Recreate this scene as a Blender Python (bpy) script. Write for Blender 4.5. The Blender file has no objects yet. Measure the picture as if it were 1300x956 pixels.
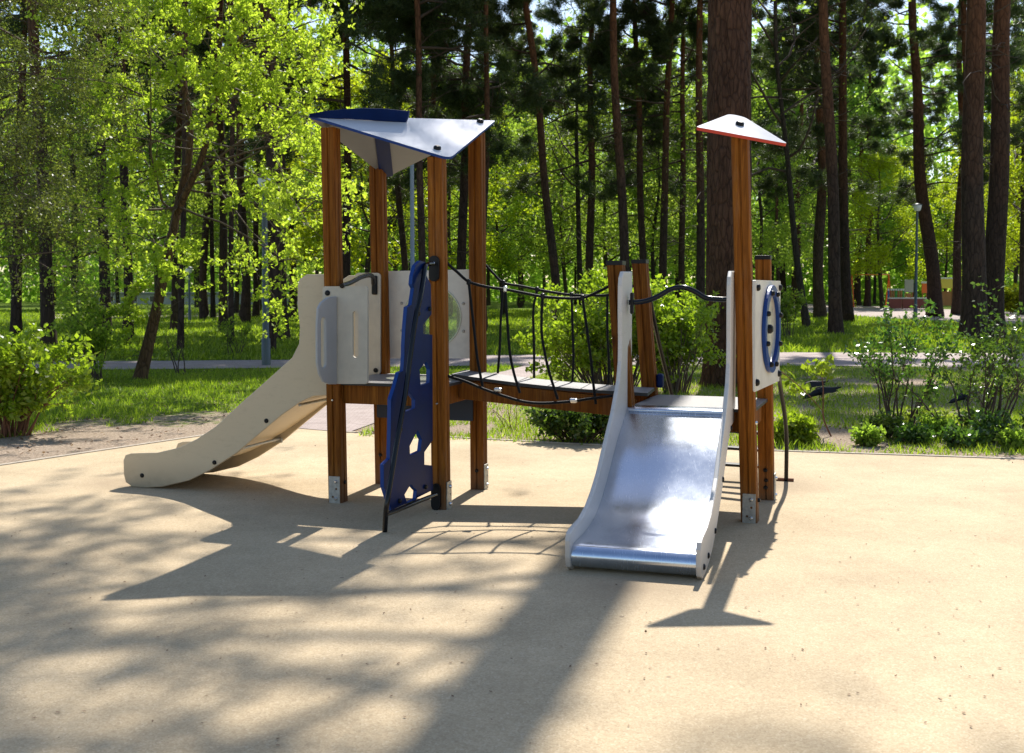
import bpy, bmesh, math, random
import numpy as np
from mathutils import Vector, Matrix
from mathutils.geometry import tessellate_polygon
R = math.radians
scene = bpy.context.scene
COL = scene.collection
rng = random.Random(7)

# ------------------------------------------------------------------ camera
FPX, CX, CY, HC, HOR = 1400.0, 650.0, 433.5, 1.45, 366.0
PITCH = math.atan((CY - HOR) / FPX)
cam_d = bpy.data.cameras.new('camera'); cam = bpy.data.objects.new('camera', cam_d); COL.objects.link(cam)
cam.location = (0, 0, HC); cam.rotation_euler = (R(90) - PITCH, 0, 0)
cam_d.sensor_width = 36; cam_d.sensor_fit = 'HORIZONTAL'; cam_d.lens = 36 * FPX / 1300
cam_d.shift_y = -(478 - CY) / 1300
cam_d.clip_end = 1000; cam_d.clip_start = .05
cam_d.dof.use_dof = True; cam_d.dof.focus_distance = 7.2; cam_d.dof.aperture_fstop = 6.5
scene.camera = cam

def ray(px, py):
    x = (px - CX) / FPX; y = -(py - CY) / FPX
    return Vector((x, math.cos(PITCH) + y * math.sin(PITCH), -math.sin(PITCH) + y * math.cos(PITCH)))
def at(px, py, d):
    """the place at distance d (metres along Y) that the photo shows at px, py"""
    r = ray(px, py); return Vector((0, 0, HC)) + r * (d / r.y)
def gr(px, py, z=0.0):
    r = ray(px, py); return Vector((0, 0, HC)) + r * ((z - HC) / r.z)
def on_plane(px, py, O, N):
    r = ray(px, py); C = Vector((0, 0, HC)); t = (Vector(O) - C).dot(N) / r.dot(N); return C + r * t

# ------------------------------------------------------------------ node helpers
def new_mat(name):
    m = bpy.data.materials.new(name); m.use_nodes = True; nt = m.node_tree
    for n in list(nt.nodes): nt.nodes.remove(n)
    out = nt.nodes.new('ShaderNodeOutputMaterial')
    return m, nt, out
def N(nt, t, **kw):
    n = nt.nodes.new(t)
    for k, v in kw.items():
        if k.startswith('i_'): n.inputs[k[2:].replace('_', ' ')].default_value = v
        else: setattr(n, k, v)
    return n
def L(nt, a, b): nt.links.new(a, b)
def ramp(nt, fac, stops):
    r = nt.nodes.new('ShaderNodeValToRGB'); e = r.color_ramp.elements
    while len(e) < len(stops): e.new(.5)
    for el, (p, c) in zip(e, stops): el.position = p; el.color = (*c, 1) if len(c) == 3 else c
    L(nt, fac, r.inputs['Fac']); return r
def noise(nt, co, scale, detail=4, rough=.55, dist=0):
    n = nt.nodes.new('ShaderNodeTexNoise'); n.inputs['Scale'].default_value = scale
    n.inputs['Detail'].default_value = detail; n.inputs['Roughness'].default_value = rough
    n.inputs['Distortion'].default_value = dist
    if co is not None: L(nt, co, n.inputs['Vector'])
    return n
def mapping(nt, co, scale=(1, 1, 1)):
    m = nt.nodes.new('ShaderNodeMapping'); m.inputs['Scale'].default_value = scale; L(nt, co, m.inputs['Vector']); return m
def bump(nt, h, strength, dist=.01):
    b = nt.nodes.new('ShaderNodeBump'); b.inputs['Strength'].default_value = strength; b.inputs['Distance'].default_value = dist
    L(nt, h, b.inputs['Height']); return b
def mixc(nt, fac, a, b, mode='MIX'):
    m = nt.nodes.new('ShaderNodeMix'); m.data_type = 'RGBA'; m.blend_type = mode
    for sock, v in ((m.inputs[0], fac), (m.inputs[6], a), (m.inputs[7], b)):
        if hasattr(v, 'links'): L(nt, v, sock)
        elif isinstance(v, (tuple, list)): sock.default_value = (*v, 1) if len(v) == 3 else v
        else: sock.default_value = v
    return m.outputs[2]
def math_n(nt, op, a, b=None, c=None, clamp=False):
    m = nt.nodes.new('ShaderNodeMath'); m.operation = op; m.use_clamp = clamp
    for i, v in enumerate((a, b, c)):
        if v is None: continue
        if hasattr(v, 'links'): L(nt, v, m.inputs[i])
        else: m.inputs[i].default_value = v
    return m.outputs[0]

def simple(name, col, rough=.5, metal=0, spec=.5, nscale=0, namt=.15, bscale=0, bamt=.2, coat=0):
    m, nt, out = new_mat(name)
    p = N(nt, 'ShaderNodeBsdfPrincipled'); L(nt, p.outputs[0], out.inputs[0])
    p.inputs['Roughness'].default_value = rough; p.inputs['Metallic'].default_value = metal
    p.inputs['Specular IOR Level'].default_value = spec; p.inputs['Coat Weight'].default_value = coat
    co = N(nt, 'ShaderNodeTexCoord').outputs['Object']
    if nscale:
        n = noise(nt, co, nscale, 6, .65)
        a = tuple(max(0, c * (1 - namt)) for c in col); b = tuple(min(1, c * (1 + namt)) for c in col)
        r = ramp(nt, n.outputs[0], [(.3, a), (.7, b)]); L(nt, r.outputs[0], p.inputs['Base Color'])
        rr = N(nt, 'ShaderNodeMapRange'); L(nt, n.outputs[0], rr.inputs[0]); rr.inputs[3].default_value = rough * .8; rr.inputs[4].default_value = min(1, rough * 1.25)
        L(nt, rr.outputs[0], p.inputs['Roughness'])
    else: p.inputs['Base Color'].default_value = (*col, 1)
    if bscale:
        b = noise(nt, co, bscale, 3, .6); bb = bump(nt, b.outputs[0], bamt, .004); L(nt, bb.outputs[0], p.inputs['Normal'])
    return m

def leaf_mat(name, dark, mid, light, trans=.5, rough=.45, tint=(1.0, 1.17, .55), spec=.35):
    """thin leaf: diffuse and glossy front, light passing through"""
    m, nt, out = new_mat(name)
    g = N(nt, 'ShaderNodeNewGeometry'); oi = N(nt, 'ShaderNodeObjectInfo')
    r = ramp(nt, g.outputs['Random Per Island'], [(0, dark), (.5, mid), (1, light)])
    hs = N(nt, 'ShaderNodeHueSaturation'); L(nt, r.outputs[0], hs.inputs['Color'])
    v = N(nt, 'ShaderNodeMapRange'); L(nt, oi.outputs['Random'], v.inputs[0]); v.inputs[3].default_value = .8; v.inputs[4].default_value = 1.15
    L(nt, v.outputs[0], hs.inputs['Value'])
    h = N(nt, 'ShaderNodeMapRange'); L(nt, oi.outputs['Random'], h.inputs[0]); h.inputs[3].default_value = .485; h.inputs[4].default_value = .51
    L(nt, h.outputs[0], hs.inputs['Hue'])
    p = N(nt, 'ShaderNodeBsdfPrincipled'); p.inputs['Roughness'].default_value = rough; p.inputs['Specular IOR Level'].default_value = spec
    L(nt, hs.outputs[0], p.inputs['Base Color'])
    t = N(nt, 'ShaderNodeBsdfTranslucent'); tc = mixc(nt, 1.0, hs.outputs[0], (tint[0] * 1.0, tint[1] * 1.0, tint[2] * 1.0), 'MULTIPLY')
    g2 = N(nt, 'ShaderNodeHueSaturation'); L(nt, tc, g2.inputs['Color']); g2.inputs['Value'].default_value = 2.0
    L(nt, g2.outputs[0], t.inputs['Color'])
    mx = N(nt, 'ShaderNodeMixShader'); mx.inputs[0].default_value = trans
    L(nt, p.outputs[0], mx.inputs[1]); L(nt, t.outputs[0], mx.inputs[2]); L(nt, mx.outputs[0], out.inputs[0])
    return m

M = {}
def wood_mat():
    m, nt, out = new_mat('stained_wood')
    p = N(nt, 'ShaderNodeBsdfPrincipled'); L(nt, p.outputs[0], out.inputs[0])
    co = N(nt, 'ShaderNodeTexCoord').outputs['Object']; oi = N(nt, 'ShaderNodeObjectInfo')
    add = N(nt, 'ShaderNodeVectorMath', operation='ADD'); L(nt, co, add.inputs[0]); 
    sc = N(nt, 'ShaderNodeVectorMath', operation='SCALE'); L(nt, oi.outputs['Random'], sc.inputs['Scale']); sc.inputs[0].default_value = (7, 3, 5); L(nt, sc.outputs[0], add.inputs[1])
    mp = mapping(nt, add.outputs[0], (26, 26, 1.1)); n1 = noise(nt, mp.outputs[0], 1.6, 8, .6, 1.5)
    mp2 = mapping(nt, add.outputs[0], (90, 90, 2.5)); n2 = noise(nt, mp2.outputs[0], 2.2, 4, .7)
    r = ramp(nt, n1.outputs[0], [(.28, (.125, .037, .005)), (.5, (.235, .078, .009)), (.72, (.36, .140, .018))])
    c = mixc(nt, .55, r.outputs[0], ramp(nt, n2.outputs[0], [(.3, (.45, .45, .45)), (.62, (1, 1, 1))]).outputs[0], 'MULTIPLY')
    # knots and boards of different tone
    kn = N(nt, 'ShaderNodeTexVoronoi'); L(nt, mapping(nt, add.outputs[0], (7, 7, 2.2)).outputs[0], kn.inputs['Vector']); kn.inputs['Scale'].default_value = 1
    kr = ramp(nt, kn.outputs['Distance'], [(.05, (.3, .22, .18)), (.13, (1, 1, 1))]); c = mixc(nt, .75, c, kr.outputs[0], 'MULTIPLY')
    n3 = noise(nt, mapping(nt, add.outputs[0], (14, 14, .9)).outputs[0], 1, 2)
    c = mixc(nt, .5, c, ramp(nt, n3.outputs[0], [(.35, (.62, .58, .55)), (.65, (1.15, 1.1, 1.05))]).outputs[0], 'MULTIPLY')
    # scuffed, grimy foot and weathered streaks
    sp_ = N(nt, 'ShaderNodeSeparateXYZ'); L(nt, co, sp_.inputs[0]); lo = N(nt, 'ShaderNodeMapRange'); L(nt, sp_.outputs[2], lo.inputs[0]); lo.inputs[1].default_value = .02; lo.inputs[2].default_value = .30; lo.inputs[3].default_value = 1; lo.inputs[4].default_value = 0
    gn = noise(nt, add.outputs[0], 22, 6, .7); gf = math_n(nt, 'MULTIPLY', lo.outputs[0], gn.outputs[0], clamp=True); c = mixc(nt, math_n(nt, 'MULTIPLY', gf, 1.1, clamp=True), c, (.11, .075, .05))
    wn = noise(nt, mapping(nt, add.outputs[0], (5, 5, 1.2)).outputs[0], 1.5, 6, .7); c = mixc(nt, math_n(nt, 'MULTIPLY', ramp(nt, wn.outputs[0], [(.55, (0, 0, 0)), (.75, (1, 1, 1))]).outputs[0], .35), c, (.26, .15, .085))
    hv = N(nt, 'ShaderNodeHueSaturation'); L(nt, c, hv.inputs['Color']); vr = N(nt, 'ShaderNodeMapRange'); L(nt, oi.outputs['Random'], vr.inputs[0]); vr.inputs[3].default_value = .82; vr.inputs[4].default_value = 1.18; L(nt, vr.outputs[0], hv.inputs['Value']); c = hv.outputs[0]
    L(nt, c, p.inputs['Base Color']); p.inputs['Roughness'].default_value = .62; p.inputs['Specular IOR Level'].default_value = .12
    b = bump(nt, n2.outputs[0], .35, .003); L(nt, b.outputs[0], p.inputs['Normal'])
    return m
M['wood'] = wood_mat()
M['white'] = simple('white_board', (.66, .62, .54), .42, nscale=9, namt=.10, bscale=260, bamt=.12)
def white_dirty(name, col):
    m, nt, out = new_mat(name)
    p = N(nt, 'ShaderNodeBsdfPrincipled'); L(nt, p.outputs[0], out.inputs[0])
    co = N(nt, 'ShaderNodeTexCoord').outputs['Object']
    n = noise(nt, co, 7, 8, .7); sep = N(nt, 'ShaderNodeSeparateXYZ'); L(nt, co, sep.inputs[0])
    low = N(nt, 'ShaderNodeMapRange'); L(nt, sep.outputs[2], low.inputs[0]); low.inputs[1].default_value = 0.02; low.inputs[2].default_value = .22; low.inputs[3].default_value = .75; low.inputs[4].default_value = 0
    d = math_n(nt, 'MULTIPLY', n.outputs[0], low.outputs[0]); d = math_n(nt, 'MULTIPLY', d, 1.3, clamp=True)
    sp = ramp(nt, noise(nt, mapping(nt, co, (1, 1, 3)).outputs[0], 9, 8, .85).outputs[0], [(.52, (0, 0, 0)), (.75, (1, 1, 1))])
    f = math_n(nt, 'MAXIMUM', d, math_n(nt, 'MULTIPLY', sp.outputs[0], .30))
    c = mixc(nt, f, col, (.20, .145, .09)); L(nt, c, p.inputs['Base Color'])
    p.inputs['Roughness'].default_value = .42
    b = bump(nt, noise(nt, co, 240, 3).outputs[0], .12, .003); L(nt, b.outputs[0], p.inputs['Normal'])
    return m
M['slide_white'] = white_dirty('worn_cream_board', (.60, .485, .32)); M['pale_side'] = white_dirty('worn_pale_board', (.62, .58, .53))
M['entrance'] = simple('entrance_cream_board', (.52, .465, .37), .42, nscale=9, namt=.10, bscale=260, bamt=.12)
M['grey_board'] = simple('grey_board', (.40, .395, .385), .45, nscale=6, namt=.05)
M['deck'] = simple('deck_laminate', (.22, .205, .195), .5, nscale=30, namt=.15, bscale=160, bamt=.5)
M['deck_edge'] = simple('deck_black_edge', (.015, .015, .016), .5)
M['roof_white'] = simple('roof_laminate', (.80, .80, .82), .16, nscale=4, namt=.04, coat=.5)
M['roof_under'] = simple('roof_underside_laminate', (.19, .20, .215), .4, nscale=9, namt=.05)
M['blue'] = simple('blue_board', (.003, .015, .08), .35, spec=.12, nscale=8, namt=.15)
M['blue_edge'] = simple('blue_edge', (.006, .042, .21), .35, spec=.3)
M['navy'] = simple('navy_board', (.012, .022, .05), .5)
M['red'] = simple('red_edge', (.55, .05, .03), .4)
M['black'] = simple('black_coated_tube', (.004, .0045, .006), .2, spec=.35)
M['blackmat'] = simple('black_plastic', (.006, .006, .007), .4, spec=.25)
M['rope'] = simple('black_rope', (.005, .0055, .007), .6, spec=.2, bscale=300, bamt=.8)
M['galv'] = simple('galvanised_steel', (.42, .41, .38), .5, metal=.75, nscale=40, namt=.25)
M['chrome'] = simple('clamp_metal', (.7, .7, .7), .25, metal=1)
def steel():
    m, nt, out = new_mat('brushed_steel')
    p = N(nt, 'ShaderNodeBsdfPrincipled'); L(nt, p.outputs[0], out.inputs[0])
    co = N(nt, 'ShaderNodeTexCoord').outputs['Object']
    n = noise(nt, co, 5, 8, .75); s = noise(nt, mapping(nt, co, (8, 120, 120)).outputs[0], 2, 4)
    L(nt, ramp(nt, n.outputs[0], [(.3, (.50, .55, .64)), (.7, (.62, .67, .76))]).outputs[0], p.inputs['Base Color'])
    rr = N(nt, 'ShaderNodeMapRange'); L(nt, n.outputs[0], rr.inputs[0]); rr.inputs[1].default_value = .3; rr.inputs[2].default_value = .7; rr.inputs[3].default_value = .19; rr.inputs[4].default_value = .27
    sc_ = noise(nt, mapping(nt, co, (30, 2.0, 2.0)).outputs[0], 7, 8, .8); sm_ = ramp(nt, sc_.outputs[0], [(.56, (0, 0, 0)), (.66, (1, 1, 1))])
    L(nt, math_n(nt, 'ADD', rr.outputs[0], math_n(nt, 'MULTIPLY', sm_.outputs[0], .09)), p.inputs['Roughness']); p.inputs['Metallic'].default_value = 1
    b = bump(nt, noise(nt, co, 6, 3, .5).outputs[0], .03, .01); L(nt, b.outputs[0], p.inputs['Normal'])
    return m
M['steel'] = steel()
def clear():
    m, nt, out = new_mat('clear_plastic')
    t = N(nt, 'ShaderNodeBsdfTransparent'); t.inputs[0].default_value = (.88, .92, .82, 1)
    p = N(nt, 'ShaderNodeBsdfPrincipled'); p.inputs['Base Color'].default_value = (.6, .64, .5, 1); p.inputs['Roughness'].default_value = .1
    lw = N(nt, 'ShaderNodeLayerWeight'); lw.inputs[0].default_value = .35; mr = N(nt, 'ShaderNodeMapRange'); L(nt, lw.outputs['Facing'], mr.inputs[0]); mr.inputs[3].default_value = .1; mr.inputs[4].default_value = .8
    mx = N(nt, 'ShaderNodeMixShader'); L(nt, mr.outputs[0], mx.inputs[0]); L(nt, t.outputs[0], mx.inputs[1]); L(nt, p.outputs[0], mx.inputs[2]); L(nt, mx.outputs[0], out.inputs[0])
    return m
M['clear'] = clear()

def bark_mat(name, low, high, z0, z1, scale=9, bumpd=.03, fis=(.35,.30,.28)):
    m, nt, out = new_mat(name)
    p = N(nt, 'ShaderNodeBsdfPrincipled'); L(nt, p.outputs[0], out.inputs[0]); p.inputs['Roughness'].default_value = .9; p.inputs['Specular IOR Level'].default_value = .2
    tc = N(nt, 'ShaderNodeTexCoord'); geo = N(nt, 'ShaderNodeNewGeometry'); co = geo.outputs['Position']
    sep = N(nt, 'ShaderNodeSeparateXYZ'); L(nt, co, sep.inputs[0])
    n = noise(nt, mapping(nt, co, (1, 1, .28)).outputs[0], scale, 8, .7, .6)
    v = N(nt, 'ShaderNodeTexVoronoi'); v.feature = 'DISTANCE_TO_EDGE'; L(nt, mapping(nt, co, (1, 1, .3)).outputs[0], v.inputs['Vector']); v.inputs['Scale'].default_value = scale * 1.1
    f = N(nt, 'ShaderNodeMapRange'); L(nt, sep.outputs[2], f.inputs[0]); f.inputs[1].default_value = z0; f.inputs[2].default_value = z1
    nn = noise(nt, co, .8, 3); fz = math_n(nt, 'ADD', f.outputs[0], math_n(nt, 'MULTIPLY', math_n(nt, 'SUBTRACT', nn.outputs[0], .5), .8), clamp=True)
    base = mixc(nt, fz, low, high)
    oi = N(nt, 'ShaderNodeObjectInfo'); vv = N(nt, 'ShaderNodeMapRange'); L(nt, oi.outputs['Random'], vv.inputs[0]); vv.inputs[3].default_value = .7; vv.inputs[4].default_value = 1.25
    hs = N(nt, 'ShaderNodeHueSaturation'); L(nt, base, hs.inputs['Color']); L(nt, vv.outputs[0], hs.inputs['Value'])
    c = mixc(nt, .8, hs.outputs[0], ramp(nt, n.outputs[0], [(.3, fis), (.7, (1.3, 1.25, 1.2))]).outputs[0], 'MULTIPLY')
    cr = ramp(nt, v.outputs['Distance'], [(0, (.3, .3, .3)), (.12, (1, 1, 1))]); c = mixc(nt, .6, c, cr.outputs[0], 'MULTIPLY')
    L(nt, c, p.inputs['Base Color'])
    h = math_n(nt, 'ADD', n.outputs[0], math_n(nt, 'MULTIPLY', cr.outputs[0], .6))
    b = bump(nt, h, .9, bumpd); L(nt, b.outputs[0], p.inputs['Normal'])
    return m
M['pine_bark'] = bark_mat('pine_bark', (.062, .042, .033), (.18, .08, .038), 4, 11)
M['old_bark'] = bark_mat('old_pine_bark', (.125, .070, .046), (.20, .095, .05), 4, 12, scale=13, bumpd=.035)
M['grey_bark'] = bark_mat('grey_bark', (.07, .058, .045), (.09, .07, .05), 4, 12)
M['maple_bark'] = bark_mat('maple_bark', (.14, .085, .05), (.16, .09, .05), 2, 8, scale=14)
M['twig'] = simple('twig_wood', (.07, .045, .03), .9, nscale=8, namt=.4)
M['twig_pale'] = simple('pale_twig_wood', (.11, .075, .05), .85, nscale=8, namt=.3)
M['twig_red'] = simple('reddish_twig_wood', (.17, .07, .035), .85, nscale=8, namt=.3)
M['maple_leaf'] = leaf_mat('maple_leaf', (.23, .30, .035), (.33, .41, .055), (.43, .49, .09), .58, spec=.25)
M['wood_leaf'] = leaf_mat('woodland_leaf', (.11, .15, .025), (.18, .23, .04), (.26, .31, .06), .58, spec=.2)
M['lime_leaf'] = leaf_mat('fresh_yellow_green_leaf', (.18, .20, .012), (.28, .30, .018), (.36, .37, .03), .55, spec=.2)
M['far_leaf'] = leaf_mat('distant_leaf', (.13, .19, .04), (.21, .28, .06), (.30, .36, .10), .55, spec=.15)
M['olive_leaf'] = leaf_mat('olive_bud', (.07, .075, .02), (.11, .12, .03), (.16, .17, .04), .4)
M['bush_leaf'] = leaf_mat('shrub_leaf', (.13, .19, .015), (.21, .28, .02), (.29, .35, .04), .5, rough=.3, spec=.5)
M['dark_leaf'] = leaf_mat('glossy_shrub_leaf', (.035, .07, .015), (.06, .11, .02), (.12, .18, .03), .38, rough=.28, spec=.5)
M['needle'] = leaf_mat('pine_needle', (.03, .05, .018), (.055, .082, .028), (.10, .125, .045), .32, tint=(.9, 1, .5))
M['grass'] = leaf_mat('grass_blade', (.10, .14, .012), (.18, .22, .02), (.32, .33, .06), .5, tint=(.9, 1.15, .35))

# ------------------------------------------------------------------ object helpers
def tag(o, label=None, cat=None, group=None, kind=None):
    if label: o['label'] = label
    if cat: o['category'] = cat
    if group: o['group'] = group
    if kind: o['kind'] = kind
    return o
def link(name, me, mats, parent=None, local=False):
    o = bpy.data.objects.new(name, me)
    for m in (mats if isinstance(mats, (list, tuple)) else [mats]): me.materials.append(m)
    COL.objects.link(o)
    if parent is not None:
        o.parent = parent
        if not local: o.matrix_parent_inverse = WM[parent.name].inverted()
    WM[o.name] = Matrix.Identity(4) if not local else None
    return o
WM = {}
def empty(name, loc=(0, 0, 0), rot=(0, 0, 0)):
    e = bpy.data.objects.new(name, None); e.location = loc; e.rotation_euler = rot; e.empty_display_size = .3; COL.objects.link(e)
    WM[e.name] = Matrix.LocRotScale(Vector(loc), None, None) if not any(rot) else Matrix.Translation(loc) @ Matrix.Rotation(rot[2], 4, 'Z')
    return e
def smooth(me, ang=None):
    me.shade_smooth() if hasattr(me, 'shade_smooth') else me.polygons.foreach_set('use_smooth', [True] * len(me.polygons))
def bm_mesh(bm, name='m'):
    ed = [e for e in bm.edges if len(e.link_faces) == 2 and e.link_faces[0].smooth != e.link_faces[1].smooth]
    if ed: bmesh.ops.split_edges(bm, edges=ed)
    me = bpy.data.meshes.new(name); bm.to_mesh(me); bm.free(); return me
def bevel(o, w=.003, seg=2, ang=40):
    b = o.modifiers.new('bevel', 'BEVEL'); b.width = w; b.segments = seg; b.limit_method = 'ANGLE'; b.angle_limit = R(ang); return o

def tube_bm(bm, pts, radii, sides=8, cap=True):
    pts = [Vector(p) for p in pts]
    if not isinstance(radii, (list, tuple)): radii = [radii] * len(pts)
    n = len(pts); up = None; rings = []
    for i, p in enumerate(pts):
        t = (pts[min(i + 1, n - 1)] - pts[max(i - 1, 0)]).normalized()
        if up is None: up = t.orthogonal().normalized()
        up = (up - t * up.dot(t)); up = up.normalized() if up.length > 1e-6 else t.orthogonal().normalized()
        s = t.cross(up)
        rings.append([bm.verts.new(p + (up * math.cos(a) + s * math.sin(a)) * radii[i]) for a in [2 * math.pi * k / sides for k in range(sides)]])
    for a, b in zip(rings, rings[1:]):
        for k in range(sides): 
            f = bm.faces.new((a[k], a[(k + 1) % sides], b[(k + 1) % sides], b[k])); f.smooth = True
    if cap:
        bm.faces.new(list(reversed(rings[0]))); bm.faces.new(rings[-1])
def smooth_path(pts, n=8):
    """Catmull-Rom through the points"""
    P = [Vector(p) for p in pts]; P = [P[0] * 2 - P[1]] + P + [P[-1] * 2 - P[-2]]; out = []
    for i in range(1, len(P) - 2):
        for k in range(n):
            t = k / n; a, b, c, d = P[i - 1], P[i], P[i + 1], P[i + 2]
            out.append(.5 * ((2 * b) + (c - a) * t + (2 * a - 5 * b + 4 * c - d) * t * t + (3 * b - a - 3 * c + d) * t ** 3))
    out.append(P[-2]); return out
def tube(name, pts, r, mat, parent, sides=12, sm=0, local=False):
    bm = bmesh.new(); tube_bm(bm, smooth_path(pts, sm) if sm else pts, r, sides); return link(name, bm_mesh(bm), mat, parent, local)
def round_poly(pts, r, n=4):
    out = []; m = len(pts)
    for i in range(m):
        p = Vector(pts[i]); a = Vector(pts[i - 1]) - p; b = Vector(pts[(i + 1) % m]) - p
        rr = min(r[i] if isinstance(r, (list, tuple)) else r, a.length * .48, b.length * .48)
        if rr < 1e-5: out.append(p); continue
        p0 = p + a.normalized() * rr; p1 = p + b.normalized() * rr
        for k in range(n + 1):
            t = k / n; out.append(p0.lerp(p, t).lerp(p.lerp(p1, t), t))
    return out
def plate_bm(bm, loop, O, X, Z, Nn, th, holes=(), mi=0, me_=None):
    """board cut along loop (metres along X, Z from O), thickness th along Nn, with holes"""
    O, X, Z, Nn = (Vector(v) for v in (O, X, Z, Nn))
    loops = [list(loop)] + [list(h) for h in holes]
    P3 = [[Vector((p[0], p[1], 0)) for p in l] for l in loops]
    tris = tessellate_polygon(P3); flat = [p for l in loops for p in l]
    w = lambda p, k: O + X * p[0] + Z * p[1] + Nn * (th * k)
    fr = [bm.verts.new(w(p, 0)) for p in flat]; bk = [bm.verts.new(w(p, 1)) for p in flat]
    fs = []
    for t in tris:
        for vs in ((fr[t[0]], fr[t[1]], fr[t[2]]), (bk[t[2]], bk[t[1]], bk[t[0]])):
            try: f = bm.faces.new(vs); f.material_index = mi; fs.append(f)
            except ValueError: pass
    i = 0
    for l in loops:
        n = len(l)
        for k in range(n):
            a, b = i + k, i + (k + 1) % n
            f = bm.faces.new((fr[a], fr[b], bk[b], bk[a])); f.material_index = mi if me_ is None else me_
        i += n
    bmesh.ops.recalc_face_normals(bm, faces=bm.faces[:])
def plate(name, loop, O, X, Z, Nn, th, mats, parent, holes=(), edge=False, bev=.003):
    bm = bmesh.new(); plate_bm(bm, loop, O, X, Z, Nn, th, holes, 0, 1 if edge else None)
    o = link(name, bm_mesh(bm), mats, parent)
    if bev: bevel(o, bev, 2, 50)
    return o
def box_bm(bm, c, X, Y, Z, sx, sy, sz):
    c, X, Y, Z = Vector(c), Vector(X), Vector(Y), Vector(Z)
    v = [bm.verts.new(c + X * (sx * i / 2) + Y * (sy * j / 2) + Z * (sz * k / 2)) for i in (-1, 1) for j in (-1, 1) for k in (-1, 1)]
    for q in ((0, 1, 3, 2), (4, 6, 7, 5), (0, 4, 5, 1), (2, 3, 7, 6), (0, 2, 6, 4), (1, 5, 7, 3)): bm.faces.new([v[i] for i in q])
UP = Vector((0, 0, 1))
def box(name, c, X, Y, Z, s, mat, parent, bev=.003):
    bm = bmesh.new(); box_bm(bm, c, X, Y, Z, *s); o = link(name, bm_mesh(bm), mat, parent)
    if bev: bevel(o, bev, 2)
    return o
def bolt(parent, p, n, r=.017, mat='blackmat', name='bolt', h=.012):
    n = Vector(n).normalized(); p = Vector(p)
    bm = bmesh.new(); tube_bm(bm, [p - n * .004, p + n * h * .6, p + n * h], [r, r, r * .6], 14); return link(name, bm_mesh(bm), M[mat], parent)

def np_mesh(name, verts, faces_n, nper):
    me = bpy.data.meshes.new(name); nv = len(verts); nf = faces_n
    me.vertices.add(nv); me.vertices.foreach_set('co', np.asarray(verts, np.float32).ravel())
    me.loops.add(nf * nper); me.loops.foreach_set('vertex_index', np.arange(nf * nper, dtype=np.int32))
    me.polygons.add(nf); me.polygons.foreach_set('loop_start', np.arange(0, nf * nper, nper, dtype=np.int32))
    try: me.polygons.foreach_set('loop_total', np.full(nf, nper, np.int32))
    except Exception: pass
    me.update(calc_edges=True); return me
def unit(a): return a / (np.linalg.norm(a, axis=1, keepdims=True) + 1e-9)
def leaves_mesh(name, centers, rs, n_per, spread, ln, wd, up=.2, jit=.35):
    """diamond leaves, n_per round each centre"""
    c = np.repeat(np.asarray(centers), n_per, 0); n = len(c)
    d = rs.normal(size=(n, 3)); d[:, 2] += up; d = unit(d)
    s = unit(np.cross(d, rs.normal(size=(n, 3)))); nrm = np.cross(d, s)
    l = ln * (1 + jit * rs.uniform(-1, 1, (n, 1))); w = wd * (1 + jit * rs.uniform(-1, 1, (n, 1)))
    b = c + rs.normal(size=(n, 3)) * spread
    v = np.stack([b, b + d * l * .45 + s * w * .5 + nrm * w * .12, b + d * l, b + d * l * .45 - s * w * .5 + nrm * w * .12], 1)
    return np_mesh(name, v.reshape(-1, 3), n, 4)
def needles_mesh(name, centers, dirs, rs, n_per, ln, wd):
    c = np.repeat(np.asarray(centers), n_per, 0); dd = np.repeat(np.asarray(dirs), n_per, 0); n = len(c)
    d = unit(rs.normal(size=(n, 3)) * .75 + dd * .7)
    s = unit(np.cross(d, rs.normal(size=(n, 3))))
    l = ln * rs.uniform(.6, 1.2, (n, 1)); b = c + rs.normal(size=(n, 3)) * ln * .18
    v = np.stack([b - s * wd / 2, b + s * wd / 2, b + d * l], 1)
    return np_mesh(name, v.reshape(-1, 3), n, 3)
# ------------------------------------------------------------------ the play structure
A1 = R(-17.6); U1 = Vector((math.cos(A1), math.sin(A1), 0)); V1 = Vector((-math.sin(A1), math.cos(A1), 0)); C1 = Vector((-.709, 7.67, 0))
A2 = R(-19.5); U2 = Vector((math.cos(A2), math.sin(A2), 0)); V2 = Vector((-math.sin(A2), math.cos(A2), 0)); C2 = Vector((1.262, 7.28, 0))
T1 = lambda a, b, z=0: C1 + U1 * a + V1 * b + UP * z
T2 = lambda a, b, z=0: C2 + U2 * a + V2 * b + UP * z
DZ1, DZ2 = .82, .70
play = empty('playground_structure', (.1, 7.4, 0))
tag(play, 'wooden two-tower playground climbing structure with two slides and a rope bridge on beige rubber ground', 'playground structure')

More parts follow.
